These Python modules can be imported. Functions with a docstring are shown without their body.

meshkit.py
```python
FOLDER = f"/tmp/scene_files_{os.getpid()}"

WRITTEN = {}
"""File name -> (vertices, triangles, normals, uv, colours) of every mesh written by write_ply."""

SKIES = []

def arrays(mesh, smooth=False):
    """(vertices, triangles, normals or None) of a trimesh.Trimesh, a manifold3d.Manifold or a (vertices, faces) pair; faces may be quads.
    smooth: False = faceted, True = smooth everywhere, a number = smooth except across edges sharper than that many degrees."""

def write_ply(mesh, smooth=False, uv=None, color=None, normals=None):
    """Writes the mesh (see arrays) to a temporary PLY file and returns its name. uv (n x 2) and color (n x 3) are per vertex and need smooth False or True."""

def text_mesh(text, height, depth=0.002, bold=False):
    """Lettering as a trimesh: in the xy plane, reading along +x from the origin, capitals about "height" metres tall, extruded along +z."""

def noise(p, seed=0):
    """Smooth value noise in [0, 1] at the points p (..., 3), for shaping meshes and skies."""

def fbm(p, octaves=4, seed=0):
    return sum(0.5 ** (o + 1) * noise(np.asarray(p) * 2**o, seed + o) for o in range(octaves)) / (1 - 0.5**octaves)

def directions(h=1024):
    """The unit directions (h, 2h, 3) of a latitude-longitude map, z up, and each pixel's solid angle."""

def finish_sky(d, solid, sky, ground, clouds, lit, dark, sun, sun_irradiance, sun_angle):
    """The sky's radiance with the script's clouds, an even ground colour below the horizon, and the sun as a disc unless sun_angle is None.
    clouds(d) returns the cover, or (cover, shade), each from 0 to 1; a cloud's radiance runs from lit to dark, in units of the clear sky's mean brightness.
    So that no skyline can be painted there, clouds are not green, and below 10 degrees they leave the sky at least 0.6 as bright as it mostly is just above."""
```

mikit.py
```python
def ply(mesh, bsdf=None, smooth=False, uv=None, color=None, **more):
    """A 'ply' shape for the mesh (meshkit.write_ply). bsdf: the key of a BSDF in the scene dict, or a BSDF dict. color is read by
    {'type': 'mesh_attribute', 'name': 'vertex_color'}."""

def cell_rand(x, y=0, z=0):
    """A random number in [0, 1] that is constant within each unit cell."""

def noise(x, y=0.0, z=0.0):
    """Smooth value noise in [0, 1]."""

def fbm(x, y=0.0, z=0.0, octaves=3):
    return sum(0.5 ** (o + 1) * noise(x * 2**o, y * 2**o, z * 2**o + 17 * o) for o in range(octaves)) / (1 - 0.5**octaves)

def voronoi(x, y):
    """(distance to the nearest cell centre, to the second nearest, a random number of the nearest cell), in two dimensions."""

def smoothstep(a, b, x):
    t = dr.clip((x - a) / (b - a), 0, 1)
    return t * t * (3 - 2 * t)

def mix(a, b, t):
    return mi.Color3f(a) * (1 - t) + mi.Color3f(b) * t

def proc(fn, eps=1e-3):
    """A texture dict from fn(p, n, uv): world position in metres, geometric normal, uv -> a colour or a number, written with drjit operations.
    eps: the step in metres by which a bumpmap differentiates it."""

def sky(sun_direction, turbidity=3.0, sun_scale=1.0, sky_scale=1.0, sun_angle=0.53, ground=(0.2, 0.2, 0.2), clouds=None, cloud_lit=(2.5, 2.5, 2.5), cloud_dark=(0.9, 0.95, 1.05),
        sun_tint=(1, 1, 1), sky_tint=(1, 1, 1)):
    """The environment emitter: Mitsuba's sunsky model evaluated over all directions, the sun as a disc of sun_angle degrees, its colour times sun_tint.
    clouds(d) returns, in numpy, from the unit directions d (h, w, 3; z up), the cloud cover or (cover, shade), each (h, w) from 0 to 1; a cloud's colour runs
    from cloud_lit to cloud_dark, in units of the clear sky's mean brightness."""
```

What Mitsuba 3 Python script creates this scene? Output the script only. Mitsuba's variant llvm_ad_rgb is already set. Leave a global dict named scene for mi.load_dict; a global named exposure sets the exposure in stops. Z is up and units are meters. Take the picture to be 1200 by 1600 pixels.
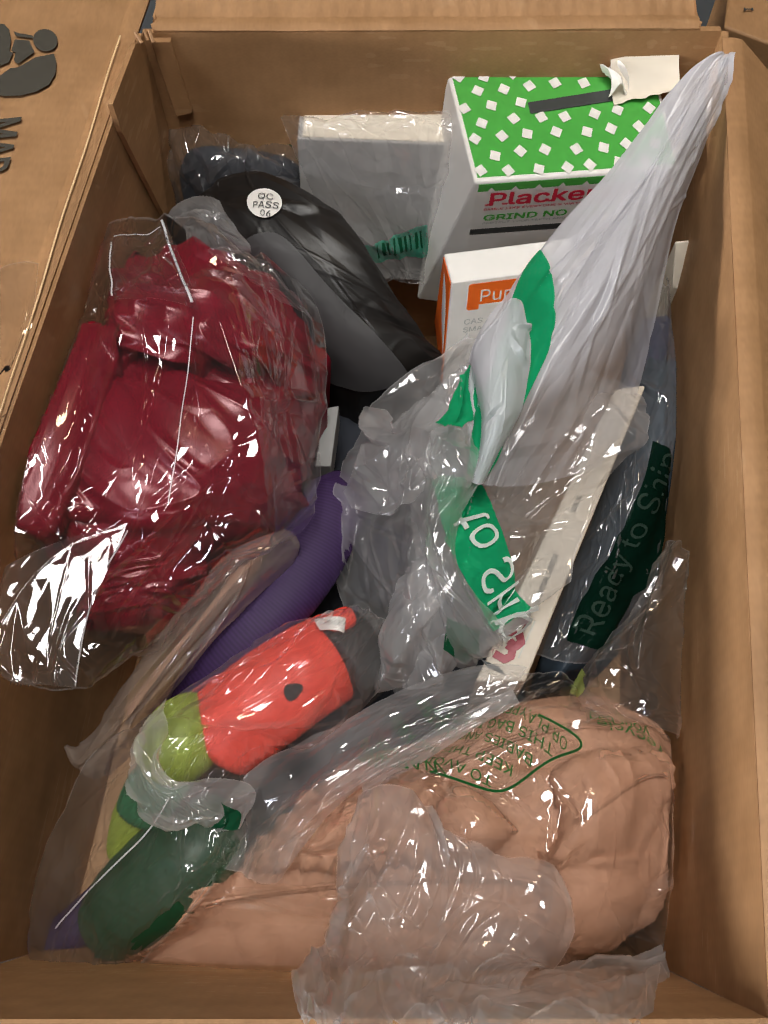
import math
import numpy as np, trimesh, mitsuba as mi, drjit as dr, mikit, meshkit
from scipy import interpolate, ndimage

# ------------------------------------------------------------------ camera, light, exposure
EYE = np.array([0.0, 0.0, 0.70])
PITCH, FOCAL = math.radians(65), 1500.0            # focal length in photo pixels (photo is 1200 x 1600)
FWD = np.array([0, math.cos(PITCH), -math.sin(PITCH)])
UPV = np.array([0, math.sin(PITCH), math.cos(PITCH)])
T = mi.ScalarTransform4f
scene, labels = {}, {}
scene['camera'] = {'type': 'perspective', 'fov_axis': 'y', 'fov': 2 * math.degrees(math.atan(800 / FOCAL)), 'near_clip': 0.02, 'far_clip': 50.0,
                   'to_world': T().look_at(origin=EYE.tolist(), target=(EYE + FWD).tolist(), up=UPV.tolist())}


def lamp(key, at, to, w, h, rgb):
    scene[key] = {'type': 'rectangle', 'to_world': T().look_at(origin=list(at), target=list(to), up=[0, 0, 1]) @ T().scale([w / 2, h / 2, 1]),
                  'emitter': {'type': 'area', 'radiance': {'type': 'rgb', 'value': list(rgb)}}, 'bsdf': {'type': 'diffuse'}}


lamp('window_light', (-2.4, -0.25, 0.575), (0, 0.2, 0.25), 0.55, 0.26, (105, 100, 95))
lamp('high_window', (-1.35, -1.05, 1.60), (0, 0.2, 0.22), 0.28, 0.5, (17, 17.8, 20))
lamp('ceiling_light', (0.45, 1.05, 2.3), (0.0, 0.25, 0.2), 0.22, 0.22, (17, 13, 8.5))
lamp('skylight', (-0.03, 0.03, 2.5), (0.0, 0.2, 0.2), 0.52, 1.35, (21.5, 20.8, 19.8))
scene['room_light'] = {'type': 'constant', 'radiance': {'type': 'rgb', 'value': [0.010, 0.008, 0.006]}}
exposure = 0.22


# ------------------------------------------------------------------ helpers
def ray(px, py):
    return (px - 600) / FOCAL * np.array([1.0, 0, 0]) - (py - 800) / FOCAL * UPV + FWD


def W(px, py, z):
    """The point at height z that the photograph shows at (px, py)."""
    d = ray(px, py)
    return EYE + d * (z - EYE[2]) / d[2]


def pix(p):
    q = np.asarray(p) - EYE
    return np.stack([600 + FOCAL * q[..., 0] / (q @ FWD), 800 - FOCAL * (q @ UPV) / (q @ FWD)], -1)


def tag(key, label, cat=None, group=None, kind=None):
    labels[key] = {k: v for k, v in (('label', label), ('category', cat), ('group', group), ('kind', kind)) if v}


def add(key, mesh, bsdf, smooth=False, **kw):
    k, n = key, 0
    while k in scene:
        n += 1
        k = f'{key}_{n:03d}'
    scene[k] = mikit.ply(mesh, bsdf, smooth, **kw)
    return k


def spline_grid(P, n, m):
    P = np.asarray(P, float)
    a = interpolate.make_interp_spline(np.linspace(0, 1, P.shape[0]), P, k=min(3, P.shape[0] - 1))(np.linspace(0, 1, n))
    b = interpolate.make_interp_spline(np.linspace(0, 1, P.shape[1]), a, k=min(3, P.shape[1] - 1), axis=1)(np.linspace(0, 1, m))
    return b


def patch(rows, n, m):
    return spline_grid([[W(*c) for c in r] for r in rows], n, m)


def grid_uv(n, m):
    v, u = np.meshgrid(np.linspace(0, 1, n), np.linspace(0, 1, m), indexing='ij')
    return np.stack([u, v], -1).reshape(-1, 2)


def grid_faces(n, m):
    i, j = np.meshgrid(np.arange(n - 1), np.arange(m - 1), indexing='ij')
    a = (i * m + j).ravel()
    return np.stack([a, a + m, a + m + 1, a + 1], -1)


def normals(X):
    n = np.cross(np.gradient(X, axis=1), np.gradient(X, axis=0))
    n /= np.linalg.norm(n, axis=-1, keepdims=True) + 1e-12
    return n * np.sign(((EYE - X) * n).sum(-1).mean())


def sheet(key, X, bsdf, smooth=True):
    n, m = X.shape[:2]
    f = grid_faces(n, m)
    N = np.cross(np.gradient(X, axis=1), np.gradient(X, axis=0))
    if ((EYE - X) * N).sum() < 0:
        pass
    else:
        f = f[:, ::-1]
    return add(key, (X.reshape(-1, 3), f), bsdf, smooth, uv=grid_uv(n, m))


def up2(X, k=2):
    X = np.stack([ndimage.gaussian_filter(X[..., c], .42, mode='nearest') for c in range(3)], -1)
    n, m = X.shape[:2]
    v, u = np.meshgrid(np.linspace(0, n - 1, n * k), np.linspace(0, m - 1, m * k), indexing='ij')
    return np.stack([ndimage.map_coordinates(X[..., c], [v, u], order=3, mode='nearest') for c in range(3)], -1)


def thick(key, X, t, bsdf, smooth=35):
    """A sheet with real thickness t, closed at its edges."""
    n, m = X.shape[:2]
    Y = X - normals(X) * t
    f = grid_faces(n, m)
    ids = np.arange(n * m).reshape(n, m)
    loop = np.concatenate([ids[0, :-1], ids[:-1, -1], ids[-1, :0:-1], ids[:0:-1, 0]])
    nx = np.roll(loop, -1)
    side = np.stack([loop, nx, nx + n * m, loop + n * m], -1)
    V, F = np.vstack([X.reshape(-1, 3), Y.reshape(-1, 3)]), np.vstack([f[:, ::-1], f + n * m, side])
    tm = trimesh.Trimesh(V, np.vstack([F[:, [0, 1, 2]], F[:, [0, 2, 3]]]), process=False)
    if tm.volume < 0:
        tm.invert()
    return add(key, tm, bsdf, smooth)


def pad_body(X, r, depth, k=4):
    """Rolls the rim of a top sheet over and down, so that it reads as a filled, rounded body."""
    n, m = X.shape[:2]
    P = np.pad(X, ((k + 1, k + 1), (k + 1, k + 1), (0, 0)), mode='edge')
    dv = np.zeros((n + 2 * k + 2, m + 2 * k + 2, 3))

    def unit(a):
        a = a.copy()
        return a / (np.linalg.norm(a, axis=-1, keepdims=True) + 1e-9)
    s = max(2, min(n, m) // 12)
    pw = ((k + 1, k + 1), (0, 0))
    out = {0: np.pad(unit(X[:, 0] - X[:, s]), pw, mode='edge'), 1: np.pad(unit(X[:, -1] - X[:, -1 - s]), pw, mode='edge'),
           2: np.pad(unit(X[0] - X[s]), pw, mode='edge'), 3: np.pad(unit(X[-1] - X[-1 - s]), pw, mode='edge')}
    I, J = np.meshgrid(np.arange(n + 2 * k + 2), np.arange(m + 2 * k + 2), indexing='ij')
    ring_i = np.maximum(k + 1 - I, I - (n + k))
    ring_j = np.maximum(k + 1 - J, J - (m + k))
    ring = np.maximum(0, np.maximum(ring_i, ring_j))
    dr_ = np.zeros_like(P)
    wj, wi = np.clip(ring_j, 0, None)[..., None], np.clip(ring_i, 0, None)[..., None]
    dr_ += wj * np.where((J <= k)[..., None], out[0][:, None], out[1][:, None])
    dr_ += wi * np.where((I <= k)[..., None], out[2][None], out[3][None])
    dr_ /= np.linalg.norm(dr_, axis=-1, keepdims=True) + 1e-9
    a = np.clip(ring / k, 0, 1) * math.pi / 2
    P = P + dr_ * (r * np.sin(a))[..., None]
    P[..., 2] -= r * (1 - np.cos(a)) + (ring == k + 1) * depth
    P = P - dr_ * ((ring == k + 1) * r * 0.6)[..., None]
    return P


def facets(n, m, count, amp, seed, stretch=(1, 1)):
    """Crumple: heights linear over a random triangulation, which leaves flat facets between sharp creases."""
    r = np.random.default_rng(seed)
    p = r.random((count, 2)) * 1.4 - 0.2
    p = np.vstack([p, [[-.3, -.3], [1.3, -.3], [-.3, 1.3], [1.3, 1.3]]])
    h = r.normal(0, 1, len(p))
    s = np.asarray(stretch, float)
    v, u = np.meshgrid(np.linspace(0, 1, n), np.linspace(0, 1, m), indexing='ij')
    return interpolate.LinearNDInterpolator(p * s, h)(np.stack([v, u], -1) * s) * amp


# height of everything built so far, so that later sheets can be laid over it
GX, GY, GS = -0.32, -0.12, 0.0025
HF = np.zeros((300, 260))


def stamp(X, pad=0):
    p = up2(X, 3).reshape(-1, 3) if X.ndim == 3 else X
    j, i = ((p[:, 0] - GX) / GS).astype(int), ((p[:, 1] - GY) / GS).astype(int)
    ok = (i >= 0) & (j >= 0) & (i < HF.shape[0]) & (j < HF.shape[1])
    np.maximum.at(HF, (i[ok], j[ok]), p[ok, 2])
    HF[:] = np.maximum(HF, ndimage.grey_closing(HF, size=3))


def stamp_mesh(m, n=20000):
    np.random.seed(5)
    p, _ = trimesh.sample.sample_surface(m, n, seed=5)
    stamp(np.asarray(p))


def under(X):
    return ndimage.map_coordinates(HF, [(X[..., 1] - GY) / GS, (X[..., 0] - GX) / GS], order=1, mode='nearest')


def lx(y, z=0.3):  # inner face of the left and the right wall
    t = (0.503 - y) / 0.522
    return -0.1449 - 0.0684 * t + (0.3 - z) * 0.03


def rx(y, z=0.3):
    t = (0.503 - y) / 0.522
    return 0.2016 - 0.0599 * t - (0.3 - z) * 0.03


def relax(X, slack=1.05, its=60, hold=0.02, gap=0.0015, bend=0.90, collide=True, keep=None, limit=0.02, seed=0, gravity=0.0):
    """Lets a slack, inextensible sheet buckle over what lies under it."""
    X0, X = X.copy(), X.copy()
    sl = slack if isinstance(slack, tuple) else (slack, slack)
    L = lambda a, b: np.linalg.norm(a - b, axis=-1)
    rest_v, rest_u = L(X[1:], X[:-1]) * sl[0], L(X[:, 1:], X[:, :-1]) * sl[1]
    rd1, rd2 = L(X[1:, 1:], X[:-1, :-1]) * (sl[0] + sl[1]) / 2, L(X[1:, :-1], X[:-1, 1:]) * (sl[0] + sl[1]) / 2
    b_v, b_u = L(X[2:], X[:-2]) * sl[0] * bend, L(X[:, 2:], X[:, :-2]) * sl[1] * bend

    def fix(A, B, rest, k=0.5, only_short=False):
        d = B - A
        l = np.linalg.norm(d, axis=-1) + 1e-9
        c = (l - rest) / l
        if only_short:
            c = np.minimum(c, 0)
        d *= (k * c)[..., None]
        A += d
        B -= d
    for _ in range(its):
        X += (X0 - X) * (hold if keep is None else np.maximum(hold, keep)[..., None])
        X[..., 2] -= gravity
        for s in (0, 1):
            e = X[s::2][:(X[s::2].shape[0])]
            a, b = X[s:-1:2], X[s + 1::2]
            fix(a, b, rest_v[s::2])
            a, b = X[:, s:-1:2], X[:, s + 1::2]
            fix(a, b, rest_u[:, s::2])
            fix(X[s:-1:2, :-1], X[s + 1::2, 1:], rd1[s::2], 0.35)
            fix(X[s:-1:2, 1:], X[s + 1::2, :-1], rd2[s::2], 0.35)
        for s in range(4):
            a, b = X[s:-2:4], X[s + 2::4]
            fix(a, b, b_v[s::4], 0.4, True)
            a, b = X[:, s:-2:4], X[:, s + 2::4]
            fix(a, b, b_u[:, s::4], 0.4, True)
        d = X - X0
        l = np.linalg.norm(d, axis=-1, keepdims=True)
        X = X0 + d * np.minimum(1, limit / (l + 1e-9))
        if collide:
            X[..., 2] = np.maximum(X[..., 2], np.minimum(under(X) + gap, X0[..., 2] + 0.02))
        y = X[..., 1]
        ok = X[..., 2] < 0.297
        X[..., 0] = np.where(ok, np.clip(X[..., 0], lx(y) + 0.003, rx(y) - 0.003), X[..., 0])
    return X


def lay(X, slack=None, its=0, limit=.02, gap=.0015, seed=0, collide=True, **_):
    """Film simply laid over what is under it, keeping its flat facets and creases."""
    X = X.copy()
    if collide:
        up = np.maximum(0, np.minimum(under(X) + gap - X[..., 2], .02))
        X[..., 2] += np.maximum(up, ndimage.gaussian_filter(up, 1.5))
    ok = X[..., 2] < 0.297
    X[..., 0] = np.where(ok, np.clip(X[..., 0], lx(X[..., 1]) + .003, rx(X[..., 1]) - .003), X[..., 0])
    return X


def creases(n, m, count, amp, seed, along=None, wide=(.02, .07)):
    """Long straight tension folds: sharp ridges that fade out toward their ends."""
    r = np.random.default_rng(seed)
    v, u = np.meshgrid(np.linspace(0, 1, n), np.linspace(0, 1, m), indexing='ij')
    h = np.zeros((n, m))
    for _ in range(count):
        c, a = r.random(2), (r.uniform(0, math.pi) if along is None else along + r.normal(0, .35))
        L, w, s = r.uniform(.15, .55), r.uniform(*wide), r.choice([1, 1, -1]) * r.uniform(.4, 1)
        x, y = (u - c[0]) * math.cos(a) + (v - c[1]) * math.sin(a), -(u - c[0]) * math.sin(a) + (v - c[1]) * math.cos(a)
        h += s * amp * np.maximum(0, 1 - np.abs(y + .15 * x * x) / (w * (1 + .8 * np.abs(x) / L))) * np.clip(1 - np.abs(x) / L, 0, 1)
    return h


def folds(n, m, freq, amp, seed, angle=0.0, stretch=3.0):
    """Soft cloth folds: warped, elongated ridges."""
    v, u = np.meshgrid(np.linspace(0, 1, n), np.linspace(0, 1, m), indexing='ij')
    c, s = math.cos(angle), math.sin(angle)
    x, y = u * c + v * s, -u * s + v * c
    q = np.stack([x * freq / stretch, y * freq, x * 0 + seed * 3.7], -1)
    w = meshkit.noise(q * .7 + 9) * 1.4
    q = q + np.stack([w, w * .8, w * 0], -1)
    r1 = 1 - np.abs(2 * meshkit.noise(q) - 1)
    r2 = 1 - np.abs(2 * meshkit.noise(q * 2.1 + 5) - 1)
    return amp * (r1 ** 1.6 - .5 + .35 * (r2 ** 2 - .4))


def crumple(X, big=(12, .006), fine=(90, .002), seed=1, stretch=(1, 1), lines=0):
    if lines:
        X = up2(X)
    n, m = X.shape[:2]
    N = normals(X)
    h = facets(n, m, big[0], big[1] * .8, seed, stretch) + facets(n, m, fine[0], fine[1] * .75, seed + 50, stretch)
    if lines:
        h = h * 1.25 + facets(n, m, fine[0] * 5, fine[1] * .22, seed + 70, stretch) + creases(n, m, lines, .0046, seed + 90, wide=(.012, .05)) + creases(n, m, lines * 3, .0012, seed + 91, wide=(.005, .015)) + .0015
    return X + N * h[..., None]


FLAT = {}


def uv_of(X, px, py):
    """Where on the sheet the given place is: (row, column) in grid units."""
    if id(X) not in FLAT:
        s = max(2.0, min(X.shape[:2]) / 28)
        q = pix(np.stack([ndimage.gaussian_filter(X[..., c], s, mode='nearest') for c in range(3)], -1))
        FLAT[id(X)] = (q, np.gradient(q, axis=0), np.gradient(q, axis=1), X)
    q, gv, gu, _ = FLAT[id(X)]
    d = ((q - [px, py]) ** 2).sum(-1)
    i = np.unravel_index(np.argmin(d), d.shape)
    step = np.linalg.lstsq(np.stack([gv[i], gu[i]], 1), np.array([px, py]) - q[i], rcond=None)[0]
    return np.array(i, float) + np.clip(step, -6, 6)


def on_sheet(X, rc, off=0.0004):
    rc = np.asarray(rc, float)
    N = normals(X)
    g = lambda A: np.stack([ndimage.map_coordinates(A[..., c], [rc[..., 0], rc[..., 1]], order=1, mode='nearest') for c in range(3)], -1)
    n = g(N)
    return g(X) + n / (np.linalg.norm(n, axis=-1, keepdims=True) + 1e-9) * off


def band(key, X, corners, bsdf, n=40, m=10, off=0.0004, wobble=None):
    """A printed patch lying on sheet X, spanning rows of points given as (px, py)."""
    rc = np.array([[uv_of(X, *c) for c in r] for r in corners])
    a = interpolate.make_interp_spline(np.linspace(0, 1, len(rc)), rc, k=min(2, len(rc) - 1))(np.linspace(0, 1, n))
    g = interpolate.make_interp_spline(np.linspace(0, 1, rc.shape[1]), a, k=1, axis=1)(np.linspace(0, 1, m))
    return sheet(key, on_sheet(X, g, off), bsdf)


def lettering(key, text, bsdf, X, start, along, up, height=1.0, bold=False, off=0.0007):
    """Letters printed on sheet X: baseline from photo point start to along, capitals rising to up."""
    tm = meshkit.text_mesh(text, 1.0, 0.02, bold)
    v = np.asarray(tm.vertices)
    s, a, u = uv_of(X, *start), uv_of(X, *along), uv_of(X, *up)
    wid = v[:, 0].max()
    rc = s + (v[:, :1] / wid) * (a - s) + v[:, 1:2] * (u - s)
    lo = tm.vertices[:, 2] < 0.01
    P = on_sheet(X, rc, off)
    keep = lo[tm.faces].all(1) | True
    f = tm.faces[(~lo)[tm.faces].all(1)]
    return add(key, trimesh.Trimesh(P, f, process=False), bsdf)


def flat_text(key, text, bsdf, o, ex, ey, height, width=None, bold=False, n=None, off=0.0003):
    """Letters printed on a flat face: o is the start of the baseline, ex and ey unit vectors along and up."""
    tm = meshkit.text_mesh(text, height, 0.0001, bold)
    v = np.asarray(tm.vertices).copy()
    if width:
        v[:, 0] *= width / v[:, 0].max()
    ex, ey = np.asarray(ex) / np.linalg.norm(ex), np.asarray(ey) / np.linalg.norm(ey)
    nn = np.cross(ex, ey)
    P = np.asarray(o) + v[:, :1] * ex + v[:, 1:2] * ey + (v[:, 2:] + off) * nn
    return add(key, trimesh.Trimesh(P, tm.faces, process=False), bsdf)


def rounded(points, r=0.0012):
    ball = trimesh.creation.icosphere(2, r).vertices
    return trimesh.convex.convex_hull((np.asarray(points)[:, None] + ball[None]).reshape(-1, 3))


def prism(poly, o, ex, ey, h, bsdf, key):
    """A flat shape (shapely polygon, metres) extruded by h on the plane o, ex, ey."""
    tm = trimesh.creation.extrude_polygon(poly, h, engine='earcut')
    v = np.asarray(tm.vertices)
    ex, ey = np.asarray(ex) / np.linalg.norm(ex), np.asarray(ey) / np.linalg.norm(ey)
    P = np.asarray(o) + v[:, :1] * ex + v[:, 1:2] * ey + v[:, 2:] * np.cross(ex, ey)
    return add(key, trimesh.Trimesh(P, tm.faces, process=False), bsdf)


def tube(path, radius, sides=8, flat=1.0):
    p = np.asarray(path, float)
    r = np.broadcast_to(radius, (len(p),))
    t = np.gradient(p, axis=0)
    t /= np.linalg.norm(t, axis=1, keepdims=True)
    a = np.cross(t, [0, 0, 1.0])
    a /= np.linalg.norm(a, axis=1, keepdims=True)
    b = np.cross(a, t)
    g = np.linspace(0, 2 * np.pi, sides, endpoint=False)
    V = p[:, None] + r[:, None, None] * (np.cos(g)[None, :, None] * a[:, None] + flat * np.sin(g)[None, :, None] * b[:, None])
    i, j = np.meshgrid(np.arange(len(p) - 1), np.arange(sides), indexing='ij')
    q = np.stack([i * sides + j, i * sides + (j + 1) % sides, (i + 1) * sides + (j + 1) % sides, (i + 1) * sides + j], -1).reshape(-1, 4)
    f = [q[:, [0, 1, 2]], q[:, [0, 2, 3]]]
    n = len(V.reshape(-1, 3))
    c = np.vstack([V.reshape(-1, 3), p[:1], p[-1:]])
    k = np.arange(sides)
    f.append(np.stack([k * 0 + n, (k + 1) % sides, k], -1))
    f.append(np.stack([k * 0 + n + 1, n - sides + k, n - sides + (k + 1) % sides], -1))
    tm = trimesh.Trimesh(c, np.vstack(f), process=False)
    if tm.volume < 0:
        tm.invert()
    return tm


def curve(pts, n):
    P = np.array([W(*c) for c in pts])
    return interpolate.make_interp_spline(np.linspace(0, 1, len(P)), P, k=min(3, len(P) - 1))(np.linspace(0, 1, n))


# ------------------------------------------------------------------ materials
def rgb(*c):
    return {'type': 'rgb', 'value': list(c)}


def card_col(p, n, uv):
    """Kraft board: mottled fibre, faint flute lines across each panel, scuffs and a few darker stains."""
    g = mikit.fbm(p.x * 60, p.y * 60, p.z * 60, 2)
    s = mikit.fbm(p.x * 900, p.y * 300, p.z * 900, 2)
    level = dr.abs(n.z) > 0.7
    across = dr.select(level, dr.select((p.y > 0.497) | (p.y < -0.015), p.x, p.y), dr.select(dr.abs(n.y) > dr.abs(n.x), p.x, p.y))
    flute = 0.5 + 0.5 * dr.sin(across * 930 + 2 * g)
    d = mikit.smoothstep(0.60, 0.78, mikit.fbm(p.x * 18 + 4, p.y * 18, p.z * 18, 2))
    scuff = mikit.smoothstep(0.70, 0.78, mikit.noise(p.x * 140 + p.y * 50, p.y * 30 - p.z * 90, p.z * 260)) * mikit.smoothstep(0.55, 0.7, mikit.noise(p.x * 14, p.y * 14, p.z * 14 + 3))
    return mikit.mix((.265, .140, .060), (.345, .190, .088), g) * (0.90 + 0.17 * s) * (0.985 + 0.026 * flute) * (1 - 0.16 * d) + mi.Color3f(.035, .028, .02) * scuff


scene['cardboard'] = {'type': 'twosided', 'bsdf': {'type': 'principled', 'base_color': mikit.proc(card_col), 'roughness': 0.6, 'specular': 0.35}}


def plain(key, col, rough=0.5, **kw):
    scene[key] = {'type': 'twosided', 'bsdf': {'type': 'principled', 'base_color': rgb(*col) if isinstance(col, tuple) else mikit.proc(col), 'roughness': rough, **kw}}


plain('pale_edge', (.60, .43, .24), .7)
plain('olive_ink', (.045, .04, .03), .6)
plain('white_paper', (.66, .64, .60), .45)
plain('cream_paper', (.62, .56, .46), .5)
plain('grey_paper', (.16, .16, .155), .5)
plain('green_ink', (.06, .33, .05), .35)
plain('red_ink', (.55, .02, .05), .45)
plain('dark_ink', (.03, .035, .035), .5)
plain('grey_ink', (.35, .37, .35), .5)
plain('orange_ink', (.75, .13, .015), .4)
plain('maroon_ink', (.22, .015, .03), .45)
plain('floor_paint', (.05, .055, .06), .6)
plain('black_plastic', (.006, .0052, .0048), .46)
plain('grey_sleeve', (.040, .039, .041), .6)
plain('black_ink', (.003, .003, .003), .6)


def satin_col(p, n, uv):
    return mikit.mix((.135, .0025, .010), (.19, .005, .018), mikit.fbm(p.x * 50, p.y * 50, p.z * 50, 2))


plain('red_satin', satin_col, .29, metallic=0.14, specular=0.6, sheen=0.25, sheen_tint=0.9, anisotropic=0.5)


def tan_col(p, n, uv):
    w = 0.5 + 0.5 * dr.sin(p.x * 3300 + p.y * 1300 + 3 * mikit.noise(p.x * 90, p.y * 90, p.z * 90))
    return mikit.mix((.385, .205, .128), (.46, .255, .165), mikit.fbm(p.x * 60, p.y * 60, p.z * 60, 3)) * (0.88 + 0.14 * w)


plain('tan_cloth', tan_col, .6, sheen=0.4, specular=0.3)


def purple_col(p, n, uv):
    s = 0.5 + 0.5 * dr.sin(uv.y * 1100)
    return mikit.mix((.014, .002, .034), (.022, .004, .050), s)


plain('purple_knit', purple_col, .7, sheen=0.6)
plain('toy_red', (.62, .052, .032), .55, sheen=0.3)
plain('toy_black', (.012, .012, .012), .6)
plain('lime', (.20, .26, .03), .5)
plain('dark_green', (.003, .040, .014), .5)
plain('mid_green', (.012, .10, .04), .5)
plain('navy_cloth', (.009, .012, .019), .8)
plain('carton_side', (.44, .39, .32), .5)
plain('blue_cloth', (.022, .036, .052), .6)
plain('royal_blue', (.002, .005, .03), .75)
plain('grey_carton', (.30, .29, .28), .6)


def film(key, haze, tint=(.85, .85, .86), streak=0.5):
    """Clear plastic film: a thin sheet that reflects like glass, a little of it milky."""
    def w(p, n, uv):
        s = mikit.fbm(p.x * 45, p.y * 45, p.z * 45, 2)
        e = dr.minimum(dr.minimum(uv.x, 1 - uv.x), dr.minimum(uv.y, 1 - uv.y))
        return haze * (1 - streak + 2 * streak * s) + 0.13 * (1 - mikit.smoothstep(0.001, 0.006, e))
    scene[key] = {'type': 'blendbsdf', 'weight': mikit.proc(w),
                  'a': {'type': 'thindielectric', 'int_ior': 1.55},
                  'b': {'type': 'principledthin', 'base_color': rgb(*tint), 'roughness': 0.35, 'diff_trans': 1.1, 'spec_trans': 0.0}}


film('clear_film', 0.016)
film('hazy_film', 0.05)
film('milky_film', 0.24)
film('white_film', 0.66, (.82, .82, .85), 0.12)
GLOSSY_WHITE = {'type': 'blendbsdf', 'weight': .4, 'a': {'type': 'principledthin', 'base_color': rgb(.68, .68, .73), 'roughness': .3, 'diff_trans': 0.9},
                'b': {'type': 'twosided', 'bsdf': {'type': 'principled', 'base_color': rgb(.62, .62, .66), 'roughness': .2, 'specular': .9}}}
scene['white_film']['b'] = GLOSSY_WHITE
film('beige_film', 0.30, (.62, .52, .45))


def ink_film(key, col, dens):
    scene[key] = {'type': 'blendbsdf', 'weight': dens, 'a': {'type': 'thindielectric', 'int_ior': 1.5},
                  'b': {'type': 'principledthin', 'base_color': rgb(*col), 'roughness': 0.3, 'diff_trans': 0.7}}


ink_film('green_print', (.01, .32, .13), 0.93)
ink_film('dark_green_print', (.006, .07, .03), 0.9)
ink_film('deep_green_print', (.002, .014, .008), 0.9)
ink_film('white_print', (.75, .78, .76), 0.9)
ink_film('teal_print', (.02, .25, .16), 0.6)
ink_film('lime_print', (.45, .6, .12), 0.35)
ink_film('text_print', (.01, .12, .03), 0.95)

# ------------------------------------------------------------------ setting
scene['floor'] = mikit.ply(([[-2, -2, -.004], [2, -2, -.004], [2, 2.5, -.004], [-2, 2.5, -.004]], [[0, 1, 2, 3]]), 'floor_paint')
tag('floor', 'dark grey floor beside the cardboard box', kind='structure')

tag('window_light', 'bright window standing to the left of the box, outside the picture', 'window')
tag('ceiling_light', 'warm ceiling lamp above and behind the box, outside the picture', 'lamp')
tag('skylight', 'pale skylight in the ceiling over the box, outside the picture', 'window')
tag('high_window', 'bright window high up toward the front of the box, outside the picture', 'window')


def calm(X, s):
    """The same sheet without its finest creases, for print and stickers that bridge them."""
    return np.stack([ndimage.gaussian_filter(X[..., c], s, mode='nearest') for c in range(3)], -1)
# ------------------------------------------------------------------ the carton
tag('cardboard_box', 'open brown cardboard box, flaps folded out, holding all the packages', 'box')
RIM = .30


def wall(key, a, b, c, d, bulge, seed, n=40, m=30):
    """An inner wall face a-b (top edge) to c-d (bottom edge), slightly bulged, 4 mm board."""
    g = np.array([[a, b], [c, d]], float)
    X = spline_grid(g, m, n)
    v, u = np.meshgrid(np.linspace(0, 1, m), np.linspace(0, 1, n), indexing='ij')
    N = normals(X)
    h = bulge * np.sin(math.pi * u) * (v ** .7) + 0.0012 * (meshkit.fbm(np.stack([u * 5, v * 5, u * 0 + seed], -1), 3) - .5)
    thick(key, X + N * h[..., None], .004, 'cardboard')


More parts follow.
